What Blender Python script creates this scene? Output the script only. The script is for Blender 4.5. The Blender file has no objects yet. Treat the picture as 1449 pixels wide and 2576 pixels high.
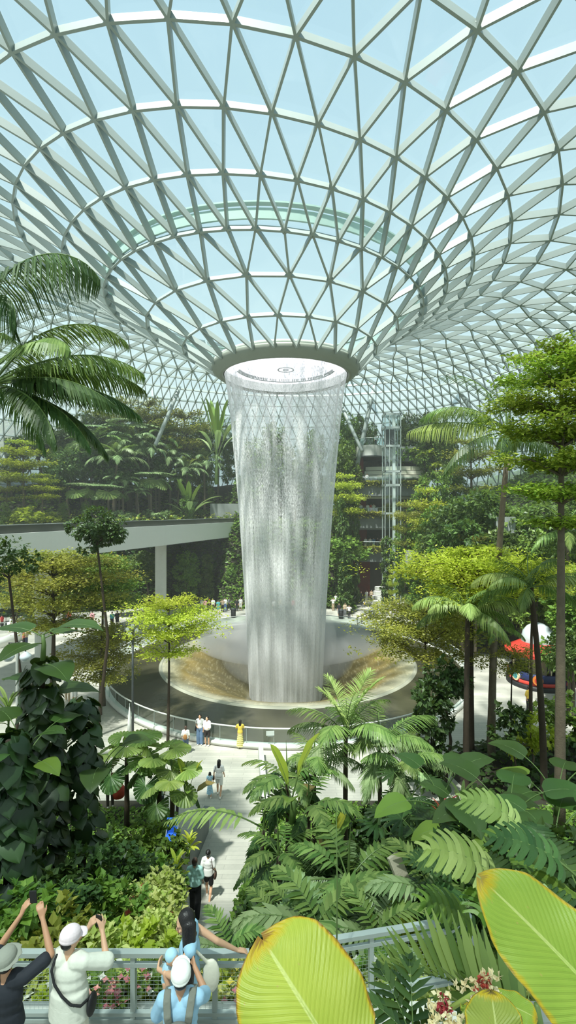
import bpy, math, random
import numpy as np
from mathutils import Vector, Matrix, Euler

SC = bpy.context.scene
COL = SC.collection
F, CX, CY, CAMZ = 1200.0, 724.5, 1288.0, 13.4
rng = np.random.default_rng(7)
random.seed(7)
R = math.radians


def P(px, py, d):
    """world point seen at this photo pixel at depth d"""
    return np.array([(px - CX) / F * d, d, CAMZ - (py - CY) / F * d])


# ------------------------------------------------------------------ objects
def tag(o, label=None, cat=None, group=None, kind=None):
    if label: o['label'] = label
    if cat: o['category'] = cat
    if group: o['group'] = group
    if kind: o['kind'] = kind
    return o


def link(name, data, parent=None, loc=None, rot=None, scale=None):
    o = bpy.data.objects.new(name, data)
    COL.objects.link(o)
    if parent is not None: o.parent = parent
    if loc is not None: o.location = tuple(float(v) for v in loc)
    if rot is not None: o.rotation_euler = rot
    if scale is not None: o.scale = (scale,) * 3 if isinstance(scale, (int, float)) else scale
    return o


def thing(name, label, cat, loc=(0, 0, 0), rz=0.0, group=None, scale=1.0):
    o = link(name, None, None, loc, (0, 0, rz), scale)
    o.empty_display_size = 0.2
    return tag(o, label, cat, group)


def copy_tree(o, parent=None):
    c = o.copy()
    COL.objects.link(c)
    if parent is not None: c.parent = parent
    for ch in list(o.children): copy_tree(ch, c)
    return c


# ------------------------------------------------------------------ mesh builder
class MB:
    def __init__(s):
        s.V, s.Fq, s.n, s.UV = [], [], 0, []
        s.M = []
        s.cur = 0

    def add(s, v, f, uv=None):
        v = np.asarray(v, float).reshape(-1, 3)
        for face in f: pass
        f = [np.asarray(x, int) for x in f] if not isinstance(f, np.ndarray) else f
        if isinstance(f, np.ndarray):
            s.Fq.append(f + s.n); s.M.append(np.full(len(f), s.cur))
        else:
            by = {}
            for x in f: by.setdefault(len(x), []).append(x)
            for k, l in by.items():
                s.Fq.append(np.array(l) + s.n); s.M.append(np.full(len(l), s.cur))
        s.V.append(v); s.n += len(v)
        s.UV.append(np.zeros((len(v), 2)) if uv is None else np.asarray(uv, float))
        return s

    def mesh(s, name, mats=None, smooth=False, uv=False):
        me = bpy.data.meshes.new(name)
        V = np.concatenate(s.V) if s.V else np.zeros((0, 3))
        me.vertices.add(len(V)); me.vertices.foreach_set('co', V.astype(np.float32).ravel())
        li = np.concatenate([f.ravel() for f in s.Fq]).astype(np.int32)
        ln = np.concatenate([np.full(len(f), f.shape[1]) for f in s.Fq])
        st = np.concatenate([[0], np.cumsum(ln)[:-1]]).astype(np.int32)
        me.loops.add(len(li)); me.loops.foreach_set('vertex_index', li)
        me.polygons.add(len(ln)); me.polygons.foreach_set('loop_start', st)
        me.polygons.foreach_set('material_index', np.concatenate(s.M).astype(np.int32))
        me.polygons.foreach_set('use_smooth', np.full(len(ln), bool(smooth)))
        if uv:
            U = np.concatenate(s.UV)
            l = me.uv_layers.new(name='UVMap')
            l.data.foreach_set('uv', U[li].astype(np.float32).ravel())
        me.update(calc_edges=True); me.validate()
        if mats is not None:
            for m in (mats if isinstance(mats, (list, tuple)) else [mats]): me.materials.append(m)
        return me

    def build(s, name, mat, parent=None, smooth=False, loc=None, rot=None, uv=False):
        return link(name, s.mesh(name, mat, smooth, uv), parent, loc, rot)

    # --- shapes
    def box(s, c, size, rz=0.0):
        c = np.asarray(c, float); h = np.asarray(size, float) / 2
        v = np.array([[x, y, z] for x in (-1, 1) for y in (-1, 1) for z in (-1, 1)]) * h
        if rz:
            co, si = math.cos(rz), math.sin(rz)
            v = np.stack([v[:, 0] * co - v[:, 1] * si, v[:, 0] * si + v[:, 1] * co, v[:, 2]], 1)
        return s.add(v + c, BOXF)

    def tube(s, pts, rad, n=8, cap=True):
        pts = np.asarray(pts, float); m = len(pts)
        rad = np.broadcast_to(np.asarray(rad, float), (m,))
        t = np.gradient(pts, axis=0); t /= np.linalg.norm(t, axis=1)[:, None] + 1e-12
        up = np.array([0, 0, 1.0]) if abs(t[0][2]) < .9 else np.array([1.0, 0, 0])
        a = np.arange(n) * 2 * math.pi / n
        rings = []
        x = np.cross(up, t[0])
        for i in range(m):
            x = x - t[i] * np.dot(x, t[i]); x /= np.linalg.norm(x) + 1e-12
            y = np.cross(t[i], x)
            rings.append(pts[i] + rad[i] * (np.cos(a)[:, None] * x + np.sin(a)[:, None] * y))
        f = []
        for i in range(m - 1):
            for j in range(n):
                k = (j + 1) % n
                f.append((i * n + j, i * n + k, (i + 1) * n + k, (i + 1) * n + j))
        if cap:
            f.append(tuple(range(n))[::-1]); f.append(tuple((m - 1) * n + j for j in range(n)))
        return s.add(np.concatenate(rings), f)

    def bar(s, a, b, w, h, up=(0, 0, 1)):
        """rectangular bar from a to b, w wide and h deep along up"""
        a = np.asarray(a, float); b = np.asarray(b, float)
        t = (b - a) / (np.linalg.norm(b - a) + 1e-12)
        u = np.asarray(up, float); x = np.cross(t, u); x /= np.linalg.norm(x) + 1e-12
        u = np.cross(x, t)
        v = [p + sx * x * w / 2 + su * u * h / 2 for p in (a, b) for sx in (-1, 1) for su in (-1, 1)]
        return s.add(v, BOXF)

    def lathe(s, prof, c=(0, 0, 0), n=64, a0=0.0, a1=2 * math.pi, close=False):
        prof = np.asarray(prof, float); m = len(prof)
        full = abs(a1 - a0 - 2 * math.pi) < 1e-6
        k = n if full else n + 1
        a = a0 + (a1 - a0) * np.arange(k) / n
        v = np.stack([np.outer(np.cos(a), prof[:, 0]), np.outer(np.sin(a), prof[:, 0]), np.broadcast_to(prof[:, 1], (k, m))], 2).reshape(-1, 3) + np.asarray(c, float)
        f = []
        mm = m if close else m - 1
        for i in range(n):
            j = (i + 1) % k
            for q in range(mm):
                q2 = (q + 1) % m
                f.append((i * m + q, j * m + q, j * m + q2, i * m + q2))
        return s.add(v, np.array(f))

    def prism(s, poly, z0, z1):
        poly = [(p[0], p[1]) for p in poly]; n = len(poly)
        v = [(x, y, z0) for x, y in poly] + [(x, y, z1) for x, y in poly]
        f = [tuple(range(n))[::-1], tuple(range(n, 2 * n))] + [(i, (i + 1) % n, n + (i + 1) % n, n + i) for i in range(n)]
        return s.add(v, f)

    def grid(s, xs, ys, fz):
        X, Y = np.meshgrid(xs, ys, indexing='ij')
        v = np.stack([X, Y, fz(X, Y)], 2).reshape(-1, 3)
        ny = len(ys)
        i, j = np.meshgrid(np.arange(len(xs) - 1), np.arange(ny - 1), indexing='ij')
        a = (i * ny + j).ravel()
        return s.add(v, np.stack([a, a + ny, a + ny + 1, a + 1], 1))

    def ell(s, c, r, n=12, m=8, rot=None):
        th = np.linspace(0, math.pi, m + 1); ph = np.arange(n) * 2 * math.pi / n
        v = np.stack([np.outer(np.sin(th), np.cos(ph)), np.outer(np.sin(th), np.sin(ph)), np.outer(np.cos(th), np.ones(n))], 2).reshape(-1, 3)
        v = v * np.broadcast_to(np.asarray(r, float), (3,))
        if rot is not None: v = v @ np.array(Euler(rot).to_matrix()).T
        f = [(i * n + j, (i + 1) * n + j, (i + 1) * n + (j + 1) % n, i * n + (j + 1) % n) for i in range(m) for j in range(n)]
        return s.add(v + np.asarray(c, float), np.array(f))

    def leaves(s, T, TF, pos, d, up, S, TUV=None):
        """copies of a leaf template (length along +y, width x, normal z) at pos, pointing along d"""
        pos = np.asarray(pos, float); n = len(pos)
        d = np.asarray(d, float); d = d / (np.linalg.norm(d, axis=1)[:, None] + 1e-9)
        up = np.broadcast_to(np.asarray(up, float), (n, 3))
        x = np.cross(d, up); x /= np.linalg.norm(x, axis=1)[:, None] + 1e-9
        z = np.cross(x, d)
        S = np.asarray(S, float)
        if S.ndim == 0: S = np.full(n, float(S))
        if S.ndim == 1: S = np.stack([S, S, S], 1)
        T = np.asarray(T, float)
        v = pos[:, None] + (T[None, :, 0:1] * S[:, None, 0:1]) * x[:, None] + (T[None, :, 1:2] * S[:, None, 1:2]) * d[:, None] + (T[None, :, 2:3] * S[:, None, 2:3]) * z[:, None]
        TF = np.asarray(TF)
        k = len(T)
        f = (TF[None] + (np.arange(n) * k)[:, None, None]).reshape(-1, TF.shape[1])
        uv = None if TUV is None else np.tile(TUV, (n, 1))
        return s.add(v.reshape(-1, 3), f, uv)


BOXF = np.array([(0, 1, 3, 2), (4, 6, 7, 5), (0, 4, 5, 1), (2, 3, 7, 6), (0, 2, 6, 4), (1, 5, 7, 3)])


# ------------------------------------------------------------------ materials
def s2l(c):
    return tuple((v / 255 / 12.92) if v / 255 <= .04045 else ((v / 255 + .055) / 1.055) ** 2.4 for v in c)


class NT:
    def __init__(s, name):
        s.m = bpy.data.materials.new(name); s.m.use_nodes = True
        s.t = s.m.node_tree; s.t.nodes.clear()
        s.out = s.t.nodes.new('ShaderNodeOutputMaterial')

    def n(s, typ, _d=None, **kw):
        nd = s.t.nodes.new('ShaderNode' + typ)
        for k, v in (_d or {}).items(): setattr(nd, k, v)
        for k, v in kw.items():
            k = k.replace('_', ' ')
            i = nd.inputs[k] if k in nd.inputs else nd.inputs[int(k[1:])]
            if isinstance(v, bpy.types.NodeSocket): s.t.links.new(v, i)
            elif isinstance(v, tuple) and len(v) == 3 and i.type == 'RGBA': i.default_value = (*v, 1)
            else: i.default_value = v
        return nd

    def mixc(s, fac, a, b):
        nd = s.n('Mix', {'data_type': 'RGBA'})
        for i, v in ((0, fac), (6, a), (7, b)):
            if isinstance(v, bpy.types.NodeSocket): s.t.links.new(v, nd.inputs[i])
            elif isinstance(v, tuple): nd.inputs[i].default_value = (*v, 1)
            else: nd.inputs[i].default_value = v
        return nd.outputs[2]

    def math(s, op, a, b=0.0, clamp=False):
        nd = s.n('Math', {'operation': op, 'use_clamp': clamp})
        for i, v in ((0, a), (1, b)):
            if isinstance(v, bpy.types.NodeSocket): s.t.links.new(v, nd.inputs[i])
            else: nd.inputs[i].default_value = v
        return nd.outputs[0]

    def ramp(s, fac, stops):
        nd = s.n('ValToRGB')
        s.t.links.new(fac, nd.inputs[0])
        e = nd.color_ramp.elements
        while len(e) < len(stops): e.new(.5)
        for k, (p, c) in enumerate(stops):
            e[k].position = p
            e[k].color = (*c, 1) if isinstance(c, tuple) else (c, c, c, 1)
        return nd.outputs[0]

    def noise(s, scale, vec=None, detail=3.0, rough=.55):
        nd = s.n('TexNoise', Scale=scale, Detail=detail, Roughness=rough)
        if vec is not None: s.t.links.new(vec, nd.inputs['Vector'])
        return nd.outputs['Fac']

    def obj(s): return s.n('TexCoord').outputs['Object']

    def scaled(s, vec, sc):
        return s.n('Mapping', Vector=vec, Scale=sc).outputs[0]

    def bump(s, h, strength=.3, dist=.02):
        return s.n('Bump', Height=h, Strength=strength, Distance=dist).outputs[0]

    def done(s, shader, vol=None):
        if shader is not None: s.t.links.new(shader, s.out.inputs[0])
        if vol is not None: s.t.links.new(vol, s.out.inputs[1])
        return s.m


def solid(name, c, rough=.6, metal=0.0, var=.12, scale=3.0, bump=0.0, bscale=30.0, spec=.5, trans=0.0):
    """painted / concrete / cloth: one colour with a little mottling"""
    b = NT(name); c = s2l(c)
    v = b.obj()
    n = b.noise(scale, v)
    dark = tuple(x * (1 - var) for x in c); lite = tuple(min(1, x * (1 + var)) for x in c)
    col = b.mixc(n, dark, lite)
    p = b.n('BsdfPrincipled', Base_Color=col, Roughness=rough, Metallic=metal)
    p.inputs['Specular IOR Level'].default_value = spec
    if bump:
        b.t.links.new(b.bump(b.noise(bscale, v), bump, .02), p.inputs['Normal'])
    sh = p.outputs[0]
    if trans:
        t = b.n('BsdfTranslucent', Color=col)
        mx = b.n('MixShader', Fac=trans); b.t.links.new(sh, mx.inputs[1]); b.t.links.new(t.outputs[0], mx.inputs[2]); sh = mx.outputs[0]
    return b.done(sh)


def leafmat(name, c1, c2, rough=.42, trans=.3, spec=.35, tcol=None):
    """leaf: colour differs from leaf to leaf, light passes through"""
    b = NT(name); c1, c2 = s2l(c1), s2l(c2)
    g = b.n('NewGeometry').outputs['Random Per Island']
    oi = b.n('ObjectInfo').outputs['Random']
    col = b.mixc(g, c1, c2)
    hs = b.n('HueSaturation', Color=col)
    b.t.links.new(b.math('ADD', b.math('MULTIPLY', oi, .35), .83), hs.inputs['Value'])
    b.t.links.new(b.math('ADD', b.math('MULTIPLY', oi, .03), .485), hs.inputs['Hue'])
    col = hs.outputs[0]
    p = b.n('BsdfPrincipled', Base_Color=col, Roughness=rough)
    p.inputs['Specular IOR Level'].default_value = spec
    t = b.n('BsdfTranslucent', Color=b.mixc(.5, col, s2l(tcol or (150, 180, 60))))
    mx = b.n('MixShader', Fac=trans)
    b.t.links.new(p.outputs[0], mx.inputs[1]); b.t.links.new(t.outputs[0], mx.inputs[2])
    return b.done(mx.outputs[0])


def glassmat(name, tint=(.88, .95, .95), gloss=.08, frit=0.0, fritc=(.8, .85, .85), edge=.5):
    b = NT(name)
    tr = b.n('BsdfTransparent', Color=tint)
    gl = b.n('BsdfGlossy', Color=(1.0, 1.0, 1.0), Roughness=.02)
    lw = b.n('LayerWeight', Blend=.35).outputs['Facing']
    fac = b.math('ADD', b.math('MULTIPLY', b.math('POWER', lw, 3.0), edge), gloss)
    m = b.n('MixShader', Fac=fac); b.t.links.new(tr.outputs[0], m.inputs[1]); b.t.links.new(gl.outputs[0], m.inputs[2])
    sh = m.outputs[0]
    if frit:
        d = b.n('BsdfDiffuse', Color=fritc); t = b.n('BsdfTranslucent', Color=fritc)
        m1 = b.n('MixShader', Fac=.5); b.t.links.new(d.outputs[0], m1.inputs[1]); b.t.links.new(t.outputs[0], m1.inputs[2])
        m2 = b.n('MixShader', Fac=frit); b.t.links.new(sh, m2.inputs[1]); b.t.links.new(m1.outputs[0], m2.inputs[2]); sh = m2.outputs[0]
    return b.done(sh)


# ------------------------------------------------------------------ camera, sun, sky
cam = bpy.data.cameras.new('camera'); cam.sensor_fit = 'HORIZONTAL'; cam.sensor_width = 36.0
cam.lens = 36.0 * F / 1449.0; cam.clip_start = .05; cam.clip_end = 500
co = link('camera', cam, None, (0, 0, CAMZ), (R(90), 0, 0)); SC.camera = co

SUNV = Vector((-.17, -.33, .92)).normalized()
sl = bpy.data.lights.new('sun', 'SUN'); sl.energy = 7.2; sl.angle = R(2.4); sl.color = (1.0, .965, .90)
link('sun', sl, None, (0, 0, 60), SUNV.to_track_quat('Z', 'Y').to_euler())
w = bpy.data.worlds.new('sky'); SC.world = w; w.use_nodes = True
wt = w.node_tree; wt.nodes.clear()
wo = wt.nodes.new('ShaderNodeOutputWorld'); bg = wt.nodes.new('ShaderNodeBackground')
tc = wt.nodes.new('ShaderNodeTexCoord'); sx = wt.nodes.new('ShaderNodeSeparateXYZ'); rp = wt.nodes.new('ShaderNodeValToRGB')
wt.links.new(tc.outputs['Generated'], sx.inputs[0]); wt.links.new(sx.outputs['Z'], rp.inputs[0])
rp.color_ramp.elements[0].position = 0.0; rp.color_ramp.elements[0].color = (.66, .76, .76, 1)
rp.color_ramp.elements[1].position = .75; rp.color_ramp.elements[1].color = (.43, .63, .735, 1)
e = rp.color_ramp.elements.new(.3); e.color = (.56, .74, .78, 1)
wt.links.new(rp.outputs[0], bg.inputs[0]); bg.inputs[1].default_value = 0.84
wt.links.new(bg.outputs[0], wo.inputs[0])
SC.view_settings.view_transform = 'Standard'; SC.view_settings.look = 'None'; SC.view_settings.gamma = 1.0
SC.view_settings.use_curve_mapping = False; SC.view_settings.exposure = 0.54
cy = SC.cycles
cy.max_bounces = 7; cy.diffuse_bounces = 3; cy.glossy_bounces = 3; cy.transmission_bounces = 4; cy.transparent_max_bounces = 24; cy.volume_bounces = 1
cy.caustics_reflective = False; cy.caustics_refractive = False; cy.sample_clamp_indirect = 4.0
cy.use_denoising = True; cy.use_adaptive_sampling = True; cy.adaptive_threshold = .02

# shared paints
M_STEEL = solid('white painted steel', (158, 168, 163), .4, var=.04)
M_RAIL = solid('galvanised steel', (176, 186, 182), .38, .25, var=.06)
M_CONC = solid('pale concrete', (205, 206, 198), .75, var=.08, bump=.15)
M_WHITE = solid('white cladding', (236, 238, 232), .5, var=.03)
M_DARK = solid('dark cladding', (52, 58, 58), .6, var=.2)
M_GREY = solid('grey slab', (150, 156, 152), .7, var=.1, bump=.1)
M_SOIL = solid('soil', (46, 44, 32), .9, var=.4, bump=.5, bscale=12)
M_BARK = solid('grey brown bark', (98, 88, 72), .85, var=.35, scale=6, bump=.5, bscale=18)
M_BARKD = solid('dark bark', (62, 52, 40), .9, var=.35, scale=6, bump=.5, bscale=18)
M_PGREEN = solid('green stem', (96, 120, 62), .5, var=.25, scale=4)
M_BLACK = solid('black', (28, 28, 30), .55, var=.2)
M_GLASS = glassmat('balustrade glass', (.80, .90, .88), .10)
# ================================================================== the setting
AX, AY = -.2, 42.0            # axis of the waterfall
PX0 = 0.0                     # axis of the pond


def gz(x, y):
    x = np.asarray(x, float); y = np.asarray(y, float)
    return np.where(y > 26, 0.0, np.where(y > 15, 1.1 * (26 - y) / 11, 1.1))


# paving
b = NT('plaza paving')
v = b.obj()
br = b.n('TexBrick', Vector=b.scaled(v, (1, 1, 1)), Scale=1.0, Mortar_Size=.012, Color1=s2l((184, 182, 170)), Color2=s2l((164, 163, 152)), Mortar=s2l((140, 140, 132)))
br.inputs['Brick Width'].default_value = 1.5; br.inputs['Row Height'].default_value = .26
col = b.mixc(b.math('MULTIPLY', b.noise(.7, v), .5), br.outputs[0], s2l((160, 160, 150)))
col = b.mixc(b.math('MULTIPLY', b.noise(9, v), .35), col, s2l((206, 202, 190)))
M_PAVE = b.done(b.n('BsdfPrincipled', Base_Color=col, Roughness=.75).outputs[0])
m = MB(); m.grid(np.linspace(-75, 75, 76), np.concatenate([np.linspace(-8, 30, 77), np.linspace(31, 118, 59)]), gz)
fv, ff = m.V[0], m.Fq[0]
ins = np.hypot(fv[:, 0] - PX0, fv[:, 1] - AY) < 14.6                # the pool sits in an opening of the paving
m.Fq[0] = ff[~ins[ff].all(1)]; m.M[0] = m.M[0][:len(m.Fq[0])]
tag(m.build('floor', M_PAVE), kind='structure')

# ---------------------------------------------------------------- roof
RR = [6.2, 8.2, 10.6, 13.1, 15.5, 18.1, 21.2, 24.2, 27.3, 30.0, 32.6, 35.2, 37.4, 39.6, 41.7, 43.8, 45.8, 47.7, 49.5, 51.2, 52.7, 54.1, 55.3, 56.3, 57.1, 57.7, 58.1]
RZ = [25.95, 27.55, 29.2, 30.7, 32.3, 33.75, 34.9, 35.7, 36.1, 36.1, 35.8, 35.2, 34.4, 33.35, 32.1, 30.7, 29.05, 27.2, 25.15, 22.9, 20.5, 17.9, 15.1, 12.2, 9.1, 5.9, 2.6]
NN = [24] * 3 + [48] * 6 + [96] * 3 + [192] * 15


def roofpt(i, k, off=0.0):
    r, z, n = RR[i], RZ[i], NN[i]
    a = -math.pi / 2 + 2 * math.pi * k / n
    cx = AX - min(max(r - 6.2, 0) * .25, 3.6)
    x = cx + r * math.cos(a); y = AY + r * math.sin(a)
    tl = max(0, min(1, (r - 10) / 8)) * max(0, min(1, (46 - r) / 14))
    z = z - .075 * tl * (x - AX)
    return np.array([x, y, z])


nodes = []
for i in range(len(RR)):
    # phase of each ring: neighbours are half a step apart; where the count doubles, odd nodes continue the finer ring
    if i <= 2: ph = .5 if i % 2 == 0 else 0.0
    elif i <= 8: ph = 0.0 if (i - 3) % 2 == 0 else .5
    elif i <= 11: ph = 0.0 if (i - 9) % 2 == 0 else .5
    else: ph = 0.0 if i % 2 == 0 else .5
    nodes.append((np.array([roofpt(i, k + ph) for k in range(NN[i])]), ph))
cen = np.array([AX, AY, 10.0])
edges, tris = [], []
for i in range(len(RR)):
    Q, ph = nodes[i]; n = NN[i]
    if i > 0:
        for k in range(n): edges.append((Q[k], Q[(k + 1) % n], i))
    if i + 1 < len(RR):
        Q2, ph2 = nodes[i + 1]; n2 = NN[i + 1]
        if n2 == n:
            for k in range(n):
                o = k if ph2 > ph else k - 1        # the two straddling nodes
                a, c = Q2[o % n], Q2[(o + 1) % n]
                if ph2 < ph: a, c = Q2[k], Q2[(k + 1) % n]
                else: a, c = Q2[(k - 1) % n], Q2[k]
                edges += [(Q[k], a, i), (Q[k], c, i)]
                tris += [(Q[k], a, c, i), (Q[k], c, Q[(k + 1) % n], i)]
        else:
            for k in range(n):
                j = int(round((k + ph) * 2)) if ph else 2 * k
                # node k sits at angle (k+ph); finer ring nodes at 2*(k+ph)+-1 straddle it
                mid = int(round(2 * (k + ph) - ph2))
                a, mm, c = Q2[(mid - 1) % n2], Q2[mid % n2], Q2[(mid + 1) % n2]
                edges += [(Q[k], a, i), (Q[k], mm, i), (Q[k], c, i)]
                tris += [(Q[k], a, mm, i), (Q[k], mm, c, i), (Q[k], c, Q[(k + 1) % n], i)]
mb = MB()
for a, c, i in edges:
    mid = (a + c) / 2
    rad = np.array([mid[0] - AX, mid[1] - AY, 0]); r = np.linalg.norm(rad); rad /= r
    j = max(0, min(len(RR) - 2, i)); slope = math.atan2(RZ[j + 1] - RZ[j], RR[j + 1] - RR[j])
    nrm = -rad * math.sin(slope) + np.array([0, 0, 1]) * math.cos(slope)
    dep = .40 if i < 3 else .50 if i < 12 else .34
    mb.bar(a - nrm * (dep / 2 + .02), c - nrm * (dep / 2 + .02), .13 if i < 12 else .10, dep, nrm)
for i in range(len(RR)):                       # cast nodes where the beams meet
    for q in (nodes[i][0] if i < 12 else ()):
        rad = np.array([q[0] - AX, q[1] - AY, 0]); rad /= np.linalg.norm(rad)
        mb.ell(q - np.array([0, 0, .2]), (.17, .17, .24), 6, 4)
ceil = link('ceiling', None); tag(ceil, kind='structure')
mb.build('steel_grid', M_STEEL, ceil)
M_ROOFG = glassmat('roof glass', (.90, .965, .965), .03, .025, (.9, .97, .95), .35)
M_ROOFF = glassmat('fritted roof glass', (.62, .73, .73), .05, .46, (.78, .86, .86), .35)
M_ROOFM = glassmat('lightly fritted roof glass', (.83, .91, .91), .05, .17, (.82, .89, .89), .35)
g1, g2, g3 = MB(), MB(), MB()
T1 = np.array([[a, c, d] for a, c, d, i in tris if i < 9]); T3 = np.array([[a, c, d] for a, c, d, i in tris if 9 <= i < 13]); T2 = np.array([[a, c, d] for a, c, d, i in tris if i >= 13])
for T, g in ((T1, g1), (T2, g2), (T3, g3)):
    T = T + np.array([0, 0, .04])
    g.add(T.reshape(-1, 3), np.arange(len(T) * 3).reshape(-1, 3))
g1.build('clear_panes', M_ROOFG, ceil); g3.build('fritted_panes', M_ROOFM, ceil); g2.build('fritted_panes', M_ROOFF, ceil)
# gutter that runs over the glass above the fourth ring
gq = MB(); gq.lathe([(13.2, 0), (13.2, .65), (13.35, .65), (13.35, 0)], (AX - 1.7, AY, 31.05), 96, close=True)
gq.lathe([(13.1, .9), (13.1, 1.0), (13.5, 1.0), (13.5, .9)], (AX - 1.7, AY, 31.05), 96, close=True)
gq.build('gutter', solid('gutter metal', (178, 206, 196), .4, var=.05), ceil)

# slanting steel props between roof and terraces
for a, c, r in ((P(448, 985, 78), P(412, 1070, 74), .30), (P(318, 985, 84), P(335, 1060, 80), .26), (P(383, 985, 88), P(390, 1060, 84), .26),
                (P(1130, 945, 74), P(1185, 1030, 70), .30), (P(938, 985, 80), P(908, 1125, 76), .34), (P(858, 1020, 78), P(890, 1090, 74), .28),
                (P(1405, 835, 60), P(1425, 880, 58), .3)):
    d = (a - c) / np.linalg.norm(a - c)
    m = MB(); m.tube([c - d * 4, a, a + d * 1.2], [r, r, r * .6], 12)
    o = m.build('column_prop', M_STEEL, smooth=True); tag(o, kind='structure')

# ---------------------------------------------------------------- oculus ring
M_FL = solid('oculus steel', (148, 154, 142), .5, var=.06)
oc = thing('oculus_ring', 'round grey steel funnel ring from which the waterfall pours', 'ring', (AX, AY, 0))
m = MB(); m.lathe([(5.42, 25.35), (5.5, 25.2), (5.75, 25.15), (5.78, 25.22), (6.1, 25.38), (6.38, 25.66), (6.48, 25.95), (6.42, 26.08), (6.1, 26.15), (5.42, 26.15)], n=96, close=True)
m.build('collar', M_FL, oc, True)
m = MB(); m.lathe([(6.15, 26.0), (6.3, 26.35), (6.2, 26.4), (6.05, 26.1)], n=96, close=True); m.build('upper_trim', M_CONC, oc, True)
b = NT('lit acrylic')
tr = b.n('BsdfTranslucent', Color=(.62, .62, .70)); df = b.n('BsdfDiffuse', Color=(.8, .8, .88)); mx = b.n('MixShader', Fac=.7)
b.t.links.new(df.outputs[0], mx.inputs[1]); b.t.links.new(tr.outputs[0], mx.inputs[2])
M_ACR = b.done(mx.outputs[0])
m = MB(); m.lathe([(.02, 26.55), (3.0, 26.5), (5.42, 26.1)], n=64); m.build('diffuser', M_ACR, oc, True)
m = MB(); m.lathe([(.64, 25.88), (.64, 25.93), (.72, 25.93), (.72, 25.88)], n=40, close=True); m.lathe([(.2, 25.88), (.2, 25.93), (.25, 25.93), (.25, 25.88)], n=24, close=True)
m.build('centre_emblem', M_GREY, oc)
m = MB(); m.lathe([(5.36, 25.3), (5.40, 26.1)], n=96); m.build('inner_wall', M_WHITE, oc, True)
m = MB(); m.lathe([(4.3, 26.0), (4.3, 26.04), (4.45, 26.04), (4.45, 26.0)], n=72, a0=R(10), a1=R(170), close=True)
for k in range(64):                                       # gutter teeth seen on the far inner wall
    a = R(15 + 150 * k / 63)
    if rng.random() < .9: m.box((4.35 * math.cos(a), 4.35 * math.sin(a), 26.2 + .05 * rng.random()), (.13, .06, .22 + .14 * rng.random()), a)
m.build('overflow_grille', M_GREY, oc)

# ---------------------------------------------------------------- the falling water
b = NT('falling water')
v = b.obj()
geo = b.n('SeparateXYZ', Vector=v)
ang = b.math('ARCTAN2', geo.outputs[1], geo.outputs[0])
cyl = b.n('CombineXYZ', X=b.math('MULTIPLY', ang, 4.0), Y=0.0, Z=geo.outputs[2]).outputs[0]
n1 = b.noise(1.0, b.scaled(cyl, (7, 1, .22)), 4, .6)          # long streaks
n2 = b.noise(1.0, b.scaled(cyl, (13, 1, 4.5)), 3, .8)        # drops
n3 = b.noise(1.0, b.scaled(cyl, (1.4, 1, .06)), 2, .5)        # broad curtains
al = b.math('ADD', b.math('MULTIPLY', b.math('SUBTRACT', n1, .5), .8), b.math('MULTIPLY', b.math('SUBTRACT', n2, .5), b.n('MapRange', Value=geo.outputs[2], From_Min=0.0, From_Max=22.0, To_Min=.5, To_Max=2.6).outputs[0]))
al = b.math('ADD', al, b.math('MULTIPLY', b.math('SUBTRACT', n3, .5), 1.3))
base = b.ramp(b.n('MapRange', Value=geo.outputs[2], From_Min=0.0, From_Max=26.0).outputs[0], [(0, .60), (.18, .42), (.4, .26), (.62, .20), (.80, .20), (.86, .22), (.885, .22), (.96, .2), (1, .35)])
fw = b.math('POWER', b.n('LayerWeight', Blend=.5).outputs['Facing'], 2.5)      # looking along the curtain there is more water in the way
al = b.math('ADD', b.math('ADD', al, base), b.math('MULTIPLY', fw, .75), True)
nv = b.n('TexNoise', Scale=1.0, Detail=2.0)
b.t.links.new(b.scaled(cyl, (9, 1, 4)), nv.inputs['Vector'])
nz = b.n('VectorMath', {'operation': 'SUBTRACT'}, _0=nv.outputs['Color'], _1=(.5, .5, .5)).outputs[0]
nz = b.n('VectorMath', {'operation': 'MULTIPLY_ADD'}, _0=nz, _1=(3, 3, 2), _2=(0, -.25, .8)).outputs[0]
nz = b.n('VectorMath', {'operation': 'ADD'}, _0=nz, _1=b.n('NewGeometry').outputs['Normal']).outputs[0]
nz = b.n('VectorMath', {'operation': 'NORMALIZE'}, _0=nz).outputs[0]      # drops scattered at random, normals leaned upward to make the water brighter
tr = b.n('BsdfTransparent'); df = b.n('BsdfDiffuse', Color=(.97, .975, .96), Normal=nz); tl = b.n('BsdfTranslucent', Color=(.97, .975, .96), Normal=nz)
m1 = b.n('MixShader', Fac=.45); b.t.links.new(df.outputs[0], m1.inputs[1]); b.t.links.new(tl.outputs[0], m1.inputs[2])
m2 = b.n('MixShader', Fac=al); b.t.links.new(tr.outputs[0], m2.inputs[1]); b.t.links.new(m1.outputs[0], m2.inputs[2])
M_FALL = b.done(m2.outputs[0])
wf = thing('waterfall', 'tall white waterfall dropping from the oculus ring into the round pool', 'waterfall', (AX, AY, 0))
prof = [(25.25, 5.34), (24.6, 5.22), (23, 4.98), (21, 4.78), (18, 4.50), (14, 4.15), (10, 3.86), (6, 3.62), (3, 3.45), (.75, 3.35), (-2.7, 3.2)]
for nm, dr, r0 in (('outer_curtain', 0.0, 1), ('inner_curtain', -.42, 2)):
    zz = np.linspace(25.25 if r0 == 1 else 25.0, -2.7, 64)
    pr = np.interp(zz, [p[0] for p in prof][::-1], [p[1] for p in prof][::-1]) + dr
    m = MB(); m.lathe(np.stack([pr, zz], 1), n=128); m.build(nm, M_FALL, wf, True)

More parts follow.
